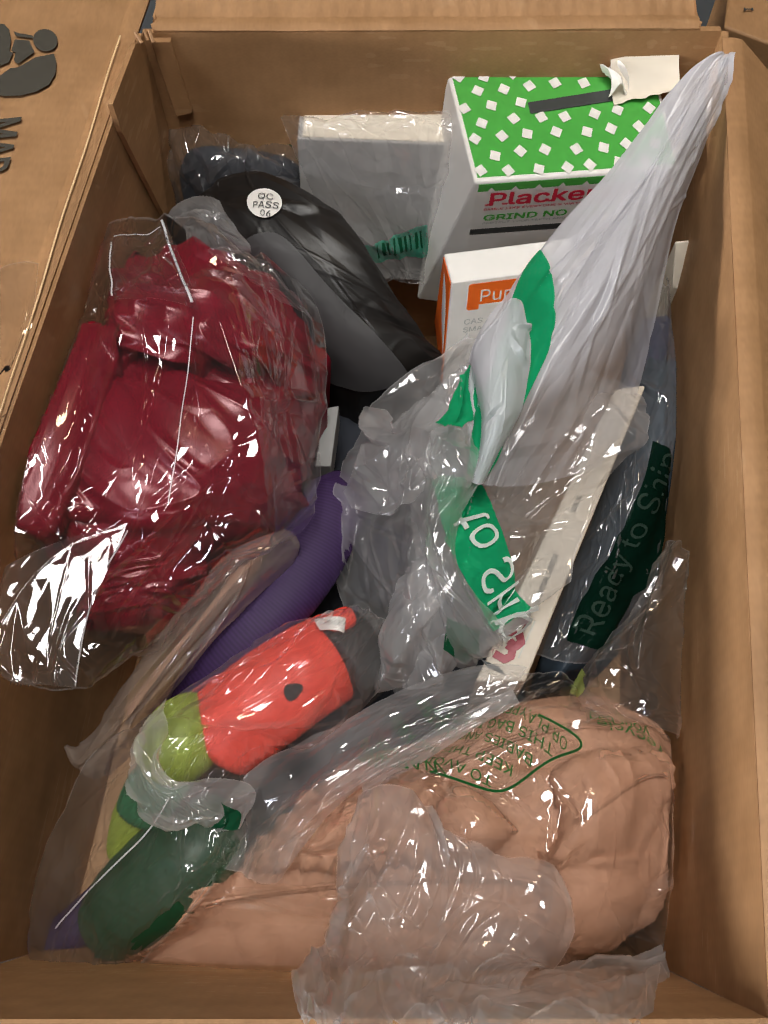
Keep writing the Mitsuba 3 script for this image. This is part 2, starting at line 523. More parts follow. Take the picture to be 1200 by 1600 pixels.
BL, BR = W(222, 52, RIM), W(1127, 48, RIM)
FL, FR = W(-303, 1592, RIM), W(1200, 1592, RIM)
bl, br = BL * [1, 1, 0] + [.004, -.004, 0], BR * [1, 1, 0] + [.010, -.004, 0]
fl, fr = FL * [1, 1, 0] + [.004, .03, 0], FR * [1, 1, 0] + [.010, .03, 0]
wall('cardboard_box__back_wall', BL, BR, bl, br, .004, 1)
wall('cardboard_box__left_wall', FL, BL, fl, bl, -.003, 2)
wall('cardboard_box__right_wall', BR, FR, br, fr, -.002, 3)
wall('cardboard_box__front_wall', FR, FL, fr, fl, .003, 4)
X = spline_grid(np.array([[bl + [-.01, .01, .001], br + [.01, .01, .001]], [fl + [-.01, -.01, .001], fr + [.01, -.01, .001]]]), 8, 8)
thick('cardboard_box__bottom', X, .004, 'cardboard')


def flap(key, a, b, out, length, drop, n=60, m=24, ribs=0.0, inset=0.0, torn=0.0, seed=0):
    """A flap folded out over the rim a-b: a small rounded fold, then a flat board; drop is how far it falls (or rises) over its length."""
    s = np.linspace(0, 1, n)[None, :, None]
    t = np.concatenate([np.linspace(0, .012, 9)[:-1], np.linspace(.012, length, m)])
    out = np.asarray(out, float)
    z = np.where(t < .012, .0010 * np.sin(np.clip(t / .012, 0, 1) * math.pi), -drop * (t - .012) / length)
    e = (np.asarray(b) - a) / np.linalg.norm(np.asarray(b) - a)
    X = np.asarray(a) * (1 - s) + np.asarray(b) * s + out * t[:, None, None] + np.array([0, 0, 1]) * (z[:, None, None] + .0015)
    sh = inset * np.clip(t / .012, 0, 1)
    X = X + e * ((1 - 2 * s) * sh[:, None, None])
    u, v = np.meshgrid(np.linspace(0, 1, n), t, indexing='xy')
    X[..., 2] += ribs * (0.5 + 0.5 * np.sin(u * n * 0.9 + 0.6 * meshkit.noise(np.stack([u * 9, v * 40, u * 0 + seed], -1)))) * (v > .010)
    X[..., 2] += .0015 * (meshkit.fbm(np.stack([u * 6, v * 20, u * 0 + seed], -1), 3) - .5)
    if torn:
        w = torn * (meshkit.noise(np.stack([v[:, :1] * 900, v[:, :1] * 0, v[:, :1] * 0 + seed], -1)) - .3)
        X[:, :1] += e * w[..., None]
        X[:, -1:] -= e * w[::-1][..., None]
    return thick(key, X, .0035, 'cardboard', 40)


flap('cardboard_box__back_flap', BL + [.006, 0, 0], BR + [-.012, 0, 0], (0, 1, 0), .16, -.035, n=240, ribs=.0004, torn=.004, seed=4)
lo = (BL - FL) / np.linalg.norm(BL - FL)
LOUT = np.array([-lo[1], lo[0], 0])
flap('cardboard_box__left_flap', BL + LOUT * .002 + lo * .07, FL + LOUT * .002, LOUT, .20, -.012, n=80, seed=7)
ro = (BR - FR) / np.linalg.norm(BR - FR)
ROUT = np.array([ro[1], -ro[0], 0])
flap('cardboard_box__right_flap', FR, BR - ro * .008, ROUT, .14, .125, n=80, seed=9)
flap('cardboard_box__front_flap', FL + [.004, 0, 0], FR - [.004, 0, 0], (0, -1, 0), .14, .09, n=80, seed=11)
# the pale cracked score line along the left fold
s = np.linspace(0, 1, 60)
A, B = W(188, 56, RIM + .005), W(-150, 1120, RIM + .005)
P = A + (B - A) * s[:, None] + LOUT * (.0004 * np.sin(s * 23))[:, None]
add('cardboard_box__fold_crease', tube(P, .00045 * (1 - .4 * (s > .5)) * (1 - .9 * (s > .985)), 6, .6), 'pale_edge', 40)
# the second layer of board glued in the far left corner: its slanting edge is what shows
nl = np.cross(lo, [0, 0, 1.0])


def on_left(px, py, off=.0015):
    d = ray(px, py)
    n = np.cross(BL - FL, bl - BL)
    n /= np.linalg.norm(n)
    n *= np.sign(n[0])
    return EYE + d * ((BL + n * off - EYE) @ n) / (d @ n)


tab = [on_left(*c, .0035) for c in ((212, 68), (176, 163), (190, 205), (222, 262), (256, 335), (262, 330), (246, 200), (226, 70))]
tm = trimesh.convex.convex_hull(np.vstack([tab, np.array(tab) - [.003, 0, 0]]))
add('cardboard_box__corner_tab', tm, 'cardboard')
# the pale glued joint running down the back wall beside the corner
def on_back(px, py, off):
    d, n = ray(px, py), np.cross(BR - BL, bl - BL)
    n = n / np.linalg.norm(n) * -np.sign(n[1])
    return EYE + d * ((BL + n * off - EYE) @ n) / (d @ n)


gp = [on_back(*c, .0042) for c in ((236, 66), (266, 66), (300, 176), (276, 182))]
add('cardboard_box__glued_joint', trimesh.convex.convex_hull(np.vstack([gp, np.array(gp) + [0, .004, 0]])), 'cardboard')
# torn fibres where back flap and left wall part
r = np.random.default_rng(3)
fib = [tube(np.array([W(213 + 9 * i, 60 - 3 * i, RIM + .004), W(216 + 9 * i + r.uniform(-6, 6), 54 + r.uniform(-8, 8), RIM + .008), W(222 + 9 * i, 58 + r.uniform(0, 12), RIM + .004)]), .0011, 6) for i in range(3)]
add('cardboard_box__torn_corner', trimesh.util.concatenate(fib), 'cardboard', 40)
# print on the left flap: a shell-backed creature drawn in plates, and the start of a word
from shapely.geometry import Polygon, Point, box as sbox, LineString
from shapely import affinity


def left_xy(px, py):
    return W(px, py, RIM + .0125)


LZ = RIM + .0125


def flap_shape(key, pts, bsdf='olive_ink', cut=None, parent='cardboard_box__left_flap'):
    """A flat printed shape on the left flap."""
    ex, ey = -lo, -LOUT
    o = left_xy(0, 100)
    q = np.array([left_xy(*p) for p in pts]) - o
    poly = Polygon(np.stack([q @ ex, q @ ey], -1)).buffer(.0006).buffer(-.0006)
    if cut is not None:
        poly = poly.difference(cut)
    for g in getattr(poly, 'geoms', [poly]):
        tm = trimesh.creation.extrude_polygon(g, .0002, engine='earcut')
        v = np.asarray(tm.vertices)
        P = o + v[:, :1] * ex + v[:, 1:2] * ey
        d = (P - FL) @ LOUT
        P[:, 2] = RIM + .0015 + .0125 * (d - .012) / .20 + .0016 + v[:, 2]
        add(key, trimesh.Trimesh(P, tm.faces, process=False), bsdf)


th = np.linspace(0, 2 * math.pi, 30)[:-1]
K = 'cardboard_box__left_flap__printed_emblem'
flap_shape(K, [(65 + 19 * math.cos(t), 47 + 17 * math.sin(t)) for t in th])
flap_shape(K, [(18, 48), (40, 49), (48, 66), (22, 86), (16, 80), (19, 68), (12, 66)])
flap_shape(K, [(16, 36), (22, 38), (46, 41), (46, 45), (20, 43)])
flap_shape(K, [(2, 26), (9, 33), (12, 50), (9, 66), (15, 69), (8, 84), (-10, 92), (-40, 80), (-45, 40), (-20, 24)])
flap_shape(K, [(10, 93), (22, 91), (50, 74), (78, 67), (82, 80), (80, 98), (70, 115), (50, 127), (26, 134), (0, 136), (-40, 130), (-60, 110), (-40, 100), (-5, 105)])
P0, P1, P2 = W(14, 176, RIM + .012), W(2, 262, RIM + .012), W(32, 178, RIM + .012)


def flap_text(key, text, o, a, u):
    tm = meshkit.text_mesh(text, 1.0, .0002, True)
    v = np.asarray(tm.vertices)
    q = np.array([o, a, u], float)
    o3, a3, u3 = (W(*c, RIM + .008) for c in q)
    P = o3 + v[:, :1] / v[:, 0].max() * (a3 - o3) + v[:, 1:2] * (u3 - o3)
    d = (P - FL) @ LOUT
    P[:, 2] = RIM + .0015 + .0125 * (d - .012) / .20 + .0016 + v[:, 2]
    tm2 = trimesh.Trimesh(P, tm.faces, process=False)
    if tm2.volume < 0:
        tm2.invert()
    add(key, tm2, 'olive_ink')


flap_text('cardboard_box__left_flap__lettering', 'MAR', (-16, 181), (-42, 270), (31, 174))
# clear packing tape strip running under the lower part of the left flap
tp = [[left_xy(-60, 470), left_xy(-10, 405), left_xy(52, 395)], [left_xy(-80, 600), left_xy(-20, 560), left_xy(30, 540)], [left_xy(-90, 760), left_xy(-40, 700), left_xy(-8, 660)]]
tp = spline_grid(np.array(tp), 40, 30)
d = (tp - FL) @ LOUT
tp[..., 2] = RIM + .0015 + .0125 * (d - .012) / .20 + .0018
tp = crumple(tp, (14, .0012), (90, .0006), 8)
sheet('cardboard_box__left_flap__packing_tape', tp, 'clear_film')

# the neighbouring carton whose pale corner shows at top right
c = [W(1135, 44, .24), W(1260, 90, .24), W(1300, -80, .24), W(1150, -80, .24)]
nb = rounded(np.vstack([c, np.array(c) - [0, 0, .2]]), .002)
add('second_carton', nb, 'cardboard', 30)
flat_text('second_carton__printed_bar', 'I', 'dark_ink', W(1162, 12, .2435), (0, -1, 0), (1, 0, 0), .006, bold=True)
tag('second_carton', 'pale brown closed carton at top right with a short dark printed bar', 'box')

# ------------------------------------------------------------------ far end of the box
# dark rolled garment in its own bag
X = patch([[(305, 178, .19), (370, 195, .195), (440, 220, .185)], [(288, 205, .21), (365, 228, .215), (450, 262, .205)], [(278, 250, .20), (355, 272, .205), (455, 312, .19)], [(270, 310, .17), (340, 335, .17), (450, 365, .16)]], 40, 40)
X = X + normals(X) * (facets(40, 40, 14, .003, 5))[..., None]
B = pad_body(X, .012, .05)
sheet('navy_garment', B, 'navy_cloth')
stamp(B)
tag('navy_garment', 'rolled dark navy garment in a grey clear bag in the far left corner', 'clothing')
X = patch([[(298, 168, .205), (372, 186, .21), (446, 212, .20)], [(280, 200, .222), (365, 222, .228), (462, 255, .215)], [(268, 250, .212), (355, 268, .215), (478, 290, .20)], [(262, 318, .18), (340, 335, .18), (492, 320, .18)]], 70, 70)
X = lay(crumple(X, (16, .006), (120, .002), 3, (1, 2), 10), 1.06, 50, seed=2)
garment_film = X
sheet('clear_bag', pad_body(garment_film, .008, .03), 'hazy_film')
tag('clear_bag', 'crumpled clear plastic bag wrapped round the dark navy roll in the far left corner', 'plastic bag')
band('clear_bag__printed_band', garment_film, [[(445, 222), (478, 240)], [(470, 262), (488, 270)], [(474, 300), (490, 305)]], 'dark_green_print')

# pale carton standing against the far wall
A, Bp, Cc = W(468, 217, .235), W(705, 226, .235), W(540, 430, .13)
ex = Bp - A
ey = Cc - A
ey -= ex * (ey @ ex) / (ex @ ex)
nz = np.cross(ex, ey)
nz /= np.linalg.norm(nz)
nz *= np.sign(nz[1])
tk = nz * .040 + np.array([0, 0, .014])
pts = [A, A + ex, A + ey, A + ex + ey]
bk = rounded(np.array(pts + [p + tk for p in pts]), .0015)
add('pale_carton__body', bk, 'grey_carton', 30)
stamp_mesh(bk)
top = spline_grid(np.array([[A + [.002, 0, .0022], A + ex + [-.002, 0, .0022]], [A + tk + [.002, 0, .0022], A + ex + tk + [-.002, 0, .0022]]]), 6, 20)
thick('pale_carton__top_edge', top, .0012, 'cream_paper')
tag('pale_carton', 'grey carton with a cream top edge standing in a clear bag against the far wall', 'carton')
rows = [[(440, 190, .24), (570, 172, .262), (715, 180, .25)], [(456, 225, .245), (580, 222, .247), (715, 230, .245)], [(490, 300, .205), (600, 300, .21), (715, 310, .208)], [(530, 380, .168), (620, 375, .172), (710, 385, .168)], [(555, 440, .13), (630, 440, .14), (700, 450, .14)]]
X = lay(crumple(patch(rows, 80, 80), (16, .003), (120, .0018), 11, (1, 1), 12), 1.05, 50, limit=.012)
cf = X
sheet('clear_bag_001', cf, 'hazy_film')
tag('clear_bag_001', 'clear plastic bag round the grey carton by the far wall, with a green barcode strip', 'plastic bag')
band('clear_bag_001__printed_band', cf, [[(562, 384), (585, 412)], [(610, 372), (620, 405)], [(668, 350), (668, 400)]], 'teal_print')
for i in range(9):
    x = 588 + 8.4 * i
    band('clear_bag_001__bar', cf, [[(x, 382 - 2.6 * i), (x + (2.5, 5, 3.5)[i % 3], 381 - 2.6 * i)], [(x + 3, 402 - 2.0 * i), (x + 3 + (2.5, 5, 3.5)[i % 3], 401 - 2.0 * i)]], 'dark_green_print', 6, 4, .0008)

# black pouch with its round sticker and grey sleeve
rows = [[(262, 330, .195), (330, 296, .21), (400, 290, .222), (490, 330, .222), (560, 385, .20)], [(300, 380, .20), (350, 350, .222), (410, 350, .228), (520, 400, .222), (625, 470, .195)], [(340, 430, .19), (400, 410, .212), (460, 430, .218), (570, 480, .205), (680, 540, .18)], [(400, 490, .16), (470, 490, .19), (540, 530, .192), (620, 550, .185), (690, 570, .165)], [(480, 570, .12), (520, 590, .15), (570, 610, .155), (620, 612, .15), (655, 600, .135)]]
X = patch(rows, 80, 80)
X = lay(crumple(X, (10, .011), (30, .0032), 21, (1, 1), 5))
pouch = X
sheet('black_pouch__body', pad_body(pouch, .008, .06), 'black_plastic')
stamp(pouch)
tag('black_pouch', 'shiny black plastic pouch with a round white inspection sticker, behind the red garment', 'pouch')
th = np.linspace(0, 2 * math.pi, 33)[:-1]
flatter = calm(pouch, 4)
band('black_pouch__round_sticker', flatter, [[(415 + k * 27 * math.cos(t), 321 + k * 23 * math.sin(t)) for k in (0.02, .5, 1)] for t in np.linspace(0, 2 * math.pi, 25)], 'white_paper', 60, 8, 0.0022)
for w, y0, x0, x1 in (('QC', 318, 405, 428), ('PASS', 331, 397, 436), ('06', 342, 408, 425)):
    lettering('black_pouch__round_sticker__lettering', w, 'dark_ink', flatter, (x0, y0), (x1, y0 + 2), (x0 + 1, y0 - 9), off=.0032)
sl = band('black_pouch__grey_sleeve', flatter, [[(372, 392), (428, 366)], [(400, 450), (470, 396)], [(450, 540), (545, 480)], [(500, 600), (640, 592)]], 'grey_sleeve', 50, 14, 0.0018)
lettering('black_pouch__grey_sleeve__lettering', 'ANKLE BRACE', 'black_ink', flatter, (476, 476), (428, 404), (468, 481), True, off=.0030)
rows = [[(258, 335, .215), (300, 305, .225), (340, 310, .232)], [(285, 365, .22), (330, 345, .235), (385, 375, .235)], [(300, 410, .21), (350, 400, .225), (392, 392, .23)]]
X = (lay(crumple(patch(rows, 40, 40), (8, .004), (40, .001), 31, (1, 1), 6), 1.04, 30, collide=False))
sheet('clear_bag_002', X, 'milky_film')
tag('clear_bag_002', 'small grey translucent bag corner lying between the black pouch and the left wall', 'plastic bag')

# night guard box, white below and green with white diamonds on top
zt = .262
TFL, TFR, TBL, TBR = W(745, 284, zt), W(1055, 262, zt), W(704, 121, zt + .004), W(1012, 90, zt + .004)
exp_, eyp = TFR - TFL, TBL - TFL
bot = [W(716, 470, .12), W(1010, 440, .12), W(657, 462, .125), W(985, 250, .12)]
pb = rounded(np.array([TFL, TFR, TBL, TBR] + bot), .0022)
add('night_guard_box__carton', pb, 'white_paper', 30)
stamp_mesh(pb)
tag('night_guard_box', 'tall white box with a green top of white diamonds and a torn label', 'box')


def top_pt(u, v, off=.0025):
    return TFL + (TFR - TFL) * u * (1 - v) + (TBR - TBL) * u * v + (TBL - TFL) * v + np.array([0, 0, off])


def quadgrid(f, n, m):
    return np.array([[f(u, v) for u in np.linspace(0, 1, m)] for v in np.linspace(0, 1, n)])


G = quadgrid(lambda u, v: top_pt(.004 + .992 * u, .01 + .985 * v), 20, 30)
thick('night_guard_box__green_top', G, .0004, 'green_ink')
fz = (W(731, 392, .2005) - TFL)
fz = np.array([bot[0][0] - TFL[0], bot[0][1] - TFL[1], bot[0][2] - TFL[2]])
fx = exp_ / np.linalg.norm(exp_)
fd = fz / np.linalg.norm(fz)
fn = np.cross(fd, fx)
fn *= np.sign(-fn[1])


def front_pt(u, d, off=.0024):
    """u metres to the right, d metres down the front face."""
    return TFL + fx * u + fd * d + fn * off


G = np.array([[front_pt(u, d) for u in np.linspace(.001, .105, 20)] for d in np.linspace(.0, .007, 5)])
thick('night_guard_box__green_border', G, .0004, 'green_ink')
G = np.array([[front_pt(u, d) for u in np.linspace(.0, .105, 20)] for d in np.linspace(.047, .053, 4)])
thick('night_guard_box__dark_band', G, .0004, 'dark_ink')
rng = np.random.default_rng(12)
k = 0
for iy in range(7):
    for ix in range(8):
        u, v = (ix + .5 * (iy % 2) + .25) / 7.3 + rng.uniform(-.016, .016), (iy + .35) / 6.7 + rng.uniform(-.015, .015)
        if u > .97 or (abs(v - .62) < .09 and .33 < u < .85) or (v > .62 and u > .68):
            continue
        s, a = .038, rng.uniform(-.5, .5)
        q = [top_pt(u + s * math.cos(a + t) * .9, v + s * 1.55 * math.sin(a + t), .0031) for t in (0, math.pi / 2, math.pi, 1.5 * math.pi)]
        add('night_guard_box__diamond', (np.array(q), np.array([[0, 1, 2], [0, 2, 3]])), 'white_paper')
for ix in range(7):
    u = .006 + .0145 * ix
    q = [front_pt(u, .0072, .003), front_pt(u + .006, .0072, .003), front_pt(u + .003, .0025, .003)]
    add('night_guard_box__diamond', (np.array(q), np.array([[0, 1, 2]])), 'white_paper')
sq = LineString([(0, 0), (1, 0)])
G = quadgrid(lambda u, v: top_pt(.34 + .50 * u, .545 + .105 * v + .06 * u, .0032), 4, 20)
thick('night_guard_box__hang_slot', G, .0003, 'dark_ink')
# torn label stub, curling up
G = quadgrid(lambda u, v: top_pt(.76 + .33 * u, .56 + .26 * v, .004 + .012 * v * v + .006 * u), 16, 16)
G[0] += np.array([0, 1, 0]) * (.003 * (meshkit.noise(np.stack([np.arange(16) * 1.7, np.zeros(16), np.zeros(16)], -1)) - .5))[:, None]
thick('night_guard_box__torn_label', G, .0004, 'cream_paper')
G = quadgrid(lambda u, v: top_pt(.735 + .09 * u + .02 * math.sin(9 * v), .60 + .42 * v, .006 + .01 * math.sin(3 * u + 4 * v) ** 2), 14, 10)
thick('night_guard_box__torn_label_strip', G, .0004, 'white_paper')
# lettering with slab serifs added to the stems
flat_text('night_guard_box__lettering', 'Plackers', 'red_ink', front_pt(.0075, .0208), fx, -fd, .0122, .078, True, off=.0006)
for px0, w0, d0 in ((.0066, .0045, .0208), (.0172, .0036, .0208), (.0458, .0034, .0208)):
    G = np.array([[front_pt(px0 + w0 * u, d0 - .0014 * v, .0031) for u in (0, 1)] for v in (1, 0)])
    thick('night_guard_box__lettering', G, .0001, 'red_ink')
flat_text('night_guard_box__lettering', "SMILE LIKE EVERYONE'S WATCHING", 'red_ink', front_pt(.0062, .0262), fx, -fd, .0019, .074)
flat_text('night_guard_box__lettering', 'GRIND NO MORE', 'green_ink', front_pt(.0066, .0368), fx, -fd, .0058, .088, True, off=.0006)
flat_text('night_guard_box__lettering', 'PROTECT YOUR TEETH AND JAW', 'grey_ink', front_pt(.0066, .0412), fx, -fd, .0018, .064)

# orange and white box in front of it
zo = .232
OFL, OFR, OBL, OBR = W(708, 442, zo), W(905, 417, zo), W(697, 400, zo + .004), W(890, 376, zo + .004)
ob = [W(694, 600, .155), W(880, 580, .155), W(683, 500, .16), W(870, 500, .16)]
om = rounded(np.array([OFL, OFR, OBL, OBR] + ob), .0012)
add('phone_case_box__carton', om, 'white_paper', 30)
stamp_mesh(om)
tag('phone_case_box', 'small white box with an orange side and panel, before the green topped box', 'box')
gx = (OFR - OFL) / np.linalg.norm(OFR - OFL)
gd = (ob[0] - OFL) / np.linalg.norm(ob[0] - OFL)
gn = np.cross(gd, gx)
gn *= np.sign(-gn[1])
op = lambda u, d, off=.0014: OFL + gx * u + gd * d + gn * off
G = np.array([[OFL * (1 - u) * (1 - v) + OBL * u * (1 - v) + ob[0] * (1 - u) * v + ob[2] * u * v for u in np.linspace(0.02, .98, 8)] for v in np.linspace(0.0, 1, 12)])
G = G + normals(G) * .0018
thick('phone_case_box__orange_side', G, .0004, 'orange_ink')
pan = sbox(0, 0, .045, .0155).buffer(.0018)
v3 = trimesh.creation.extrude_polygon(pan, .0003, engine='earcut')
P = op(.0115, .0035) + v3.vertices[:, :1] * gx - v3.vertices[:, 1:2] * -gd + v3.vertices[:, 2:] * gn
tmp = trimesh.Trimesh(P, v3.faces, process=False)
add('phone_case_box__orange_panel', tmp, 'orange_ink')
flat_text('phone_case_box__lettering', 'Purlo', 'white_paper', op(.0165, .0150), gx, -gd, .0085, .030, off=.0005)
flat_text('phone_case_box__lettering', 'CASE FOR', 'grey_ink', op(.0085, .0315), gx, -gd, .0040, .030)
flat_text('phone_case_box__lettering', 'SMARTPHONE', 'grey_ink', op(.0085, .0375), gx, -gd, .0038, .040)
# ------------------------------------------------------------------ purple sleeve, running from the middle down to the front left corner
P = curve([(535, 745, .170), (492, 850, .180), (425, 950, .182), (330, 1050, .165), (262, 1190, .100), (215, 1340, .055), (110, 1455, .040), (58, 1478, .038)], 160)
tt = np.linspace(0, 1, 160)
tm = tube(P, (.0215 - .011 * tt) * (1 + .10 * np.sin(tt * 9)) * np.clip(np.minimum(tt * 14 + .35, (1 - tt) * 12 + .3), 0, 1), 40, .75)
a_ = np.arange(160 * 40)
uvs = np.stack([(a_ % 40) / 40, (a_ // 40) / 160], -1)
add('purple_sleeve', tm, 'purple_knit', True, uv=np.vstack([uvs, [[0, 0], [0, 1]]]))
stamp(np.asarray(tm.vertices))
tag('purple_sleeve', 'ribbed purple fabric sleeve lying diagonally between the red garment and the red toy', 'clothing')

# dark scraps low down in the middle
X = patch([[(470, 600, .11), (580, 600, .12), (700, 620, .10)], [(470, 800, .09), (580, 780, .12), (740, 800, .10)], [(420, 1100, .07), (580, 1080, .09), (800, 1050, .08)], [(380, 1330, .05), (520, 1330, .06), (700, 1300, .06)]], 40, 40)
X = relax(crumple(X, (12, .004), (40, .001), 90), 1.03, 20, collide=False)
sheet('dark_garment', pad_body(X, .01, .05), 'navy_cloth')
tag('dark_garment', 'dark garment low in the middle of the box, mostly hidden below the clear bags', 'clothing')
c = np.array([W(506, 640, .175), W(528, 636, .175), W(494, 728, .16), W(516, 728, .16)])
add('grey_card', rounded(np.vstack([c, c - [0, 0, .02]]), .0006), 'grey_paper', 30)
tag('grey_card', 'narrow grey card edge standing upright just above the purple sleeve', 'card')

# ------------------------------------------------------------------ red satin garment, folded
rows = [[(185, 425, .215), (250, 395, .235), (330, 388, .235), (405, 430, .215)],
        [(140, 500, .225), (230, 480, .245), (350, 480, .245), (485, 535, .21)],
        [(92, 600, .235), (220, 600, .25), (360, 600, .248), (480, 640, .205)],
        [(48, 710, .242), (200, 720, .25), (350, 720, .244), (468, 740, .20)],
        [(12, 795, .24), (170, 825, .238), (320, 818, .23), (440, 812, .192)],
        [(25, 850, .21), (150, 905, .205), (280, 900, .20), (335, 868, .18)]]
X = patch(rows, 120, 110)
v, u = np.meshgrid(np.linspace(0, 1, 120), np.linspace(0, 1, 110), indexing='ij')
X = X + normals(X) * (folds(120, 110, 4.5, .010, 4, .4, 2.5) + facets(120, 110, 40, .001, 41))[..., None]
X = relax(X, 1.005, 20, bend=.97, limit=.01)
body = up2(X)
B = pad_body(body, .010, .07, 5)
sheet('red_garment__body', B, 'red_satin')
stamp(B[5:-5, 5:-5])
tag('red_garment', 'folded dark red satin garment in a clear bag, against the left wall', 'clothing')


def fold(key, rows, bsdf, n=90, m=110, edge=.006, seed=1, amp=.0034, slack=1.025, stretch=(1, 1), lim=.007, freq=5, ang=.2):
    """One folded layer of cloth: its near edge rolls under in a soft bead."""
    X = patch(rows, n, m)
    X = X + normals(X) * (folds(n, m, freq, amp * 2.6, seed, ang, 2.6) + facets(n, m, 30, amp * .12, seed, stretch))[..., None]
    X = relax(X, 1.004, 16, bend=.97, limit=lim)
    X = up2(X)
    sheet(key, pad_body(X, edge, .012, 6), bsdf)
    stamp(X)
    return X


# the flat front panel, the rolled top and the side panel turned to the window
fold('red_garment__front_panel', [[(150, 612, .257), (250, 590, .262), (380, 600, .26), (470, 610, .226)], [(118, 690, .258), (230, 690, .267), (360, 700, .262), (468, 700, .222)], [(85, 780, .252), (200, 800, .256), (330, 800, .25), (448, 790, .21)]], 'red_satin', seed=43, amp=.0022, freq=5, ang=.9)
fold('red_garment__rolled_top', [[(205, 425, .248), (270, 395, .258), (340, 395, .256), (410, 440, .236)], [(190, 470, .262), (270, 455, .274), (370, 460, .268), (455, 510, .24)], [(180, 520, .262), (270, 520, .276), (370, 528, .27), (470, 560, .236)], [(178, 548, .256), (270, 550, .266), (370, 556, .262), (476, 590, .228)]], 'red_satin', seed=44, amp=.0050, edge=.008, lim=.012, freq=4.6, ang=.5)
fold('red_garment__side_panel', [[(132, 506, .270), (158, 512, .268), (185, 540, .262)], [(95, 600, .274), (122, 610, .272), (150, 650, .265)], [(50, 705, .274), (78, 720, .271), (108, 760, .263)], [(8, 795, .268), (30, 812, .265), (66, 830, .257)]], 'red_satin', seed=45, m=60, edge=.003, amp=.0005, freq=3, ang=1.4)
fold('red_garment__lower_fold', [[(150, 900, .222), (220, 858, .232), (310, 838, .222)], [(135, 935, .216), (215, 905, .226), (305, 880, .212)], [(140, 965, .20), (200, 955, .21), (270, 925, .20)]], 'red_satin', seed=46, m=80)
# the clear bag over it
rows = [[(170, 370, .262), (255, 346, .276), (345, 376, .272), (430, 432, .248)],
        [(120, 480, .266), (225, 462, .284), (352, 462, .282), (505, 530, .236)],
        [(72, 600, .270), (215, 600, .282), (362, 600, .278), (500, 645, .226)],
        [(25, 715, .272), (200, 720, .280), (352, 720, .274), (490, 750, .220)],
        [(-15, 800, .270), (170, 830, .268), (322, 826, .258), (465, 822, .213)],
        [(-25, 880, .256), (140, 905, .246), (265, 905, .236), (380, 862, .208)],
        [(-30, 960, .236), (120, 985, .230), (225, 975, .216), (300, 915, .200)],
        [(0, 1045, .216), (108, 1076, .212), (190, 1020, .198), (262, 960, .188)]]
X = patch(rows, 150, 120)
X = crumple(X, (26, .0060), (110, .0020), 61, (1.6, 1), 26)
X = lay(X, gap=.002)
rf = X
rf_mid = X
sheet('clear_bag_003', rf, 'clear_film')
tag('clear_bag_003', 'shiny clear bag sealed round the red satin garment by the left wall', 'plastic bag')


def seam(key, X, pts, w, bsdf, off=.0012, n=60):
    """A welded seam: a narrow raised ridge of film lying along the sheet."""
    rc = np.array([uv_of(X, *p) for p in pts])
    rc = interpolate.make_interp_spline(np.linspace(0, 1, len(rc)), rc, k=min(2, len(rc) - 1))(np.linspace(0, 1, n))
    P = on_sheet(X, rc, off)
    P = ndimage.gaussian_filter1d(P, 4, axis=0)
    P = P[np.r_[True, np.linalg.norm(np.diff(P, axis=0), axis=1) > 1e-4]]
    return add(key, tube(P, w, 6, .5), bsdf, True)


plain('seam_film', (.45, .45, .47), .15, specular=.9, spec_trans=0.0)
seam('clear_bag_003__seam', rf_mid, [(252, 350), (275, 410), (308, 485)], .0008, 'seam_film')
seam('clear_bag_003__seam', rf_mid, [(308, 485), (298, 560), (284, 650), (270, 740), (262, 790)], .00035, 'seam_film')
seam('clear_bag_003__seam', rf_mid, [(205, 818), (165, 890), (130, 990), (118, 1072)], .0005, 'seam_film')
# loose seal flaps standing off the bag
def flapfilm(key, rows, bsdf='clear_film', n=50, m=50, big=(10, .003), fine=(60, .001), seed=1, slack=1.04, collide=False, lim=.012):
    X = patch(rows, n, m)
    X = lay(crumple(X, big, (fine[0], fine[1] * 1.3), seed, (1, 1), max(3, big[0] // 2)), collide=collide)
    X2 = X
    sheet(key, X2, bsdf)
    return X2


sl_ = flapfilm('clear_bag_003__seal_flap', [[(174, 374, .268), (215, 360, .28), (258, 348, .286)], [(172, 430, .272), (225, 420, .288), (285, 415, .290)], [(175, 470, .272), (235, 470, .288), (310, 490, .290)]], 'clear_film', seed=4)
seam('clear_bag_003__seam', sl_, [(177, 376), (175, 425), (178, 466)], .0005, 'seam_film')
seam('clear_bag_003__seam', sl_, [(177, 375), (215, 362), (255, 350)], .0004, 'seam_film')
flapfilm('clear_bag_003__seal_flap', [[(320, 390, .285), (360, 395, .284), (400, 405, .276)], [(370, 425, .284), (410, 430, .278), (440, 440, .27)], [(425, 465, .272), (462, 482, .262), (490, 502, .254)]], 'hazy_film', seed=5, big=(6, .001))
flapfilm('clear_bag_003__end_flap', [[(-30, 915, .262), (60, 860, .2607), (200, 818, .2547)], [(-30, 980, .256), (60, 930, .2543), (165, 900, .2497)], [(-10, 1040, .2493), (50, 1030, .246), (132, 985, .2444)], [(20, 1052, .246), (70, 1068, .2412), (120, 1074, .2372)]], 'hazy_film', seed=6, big=(6, .0018), fine=(40, .0005))

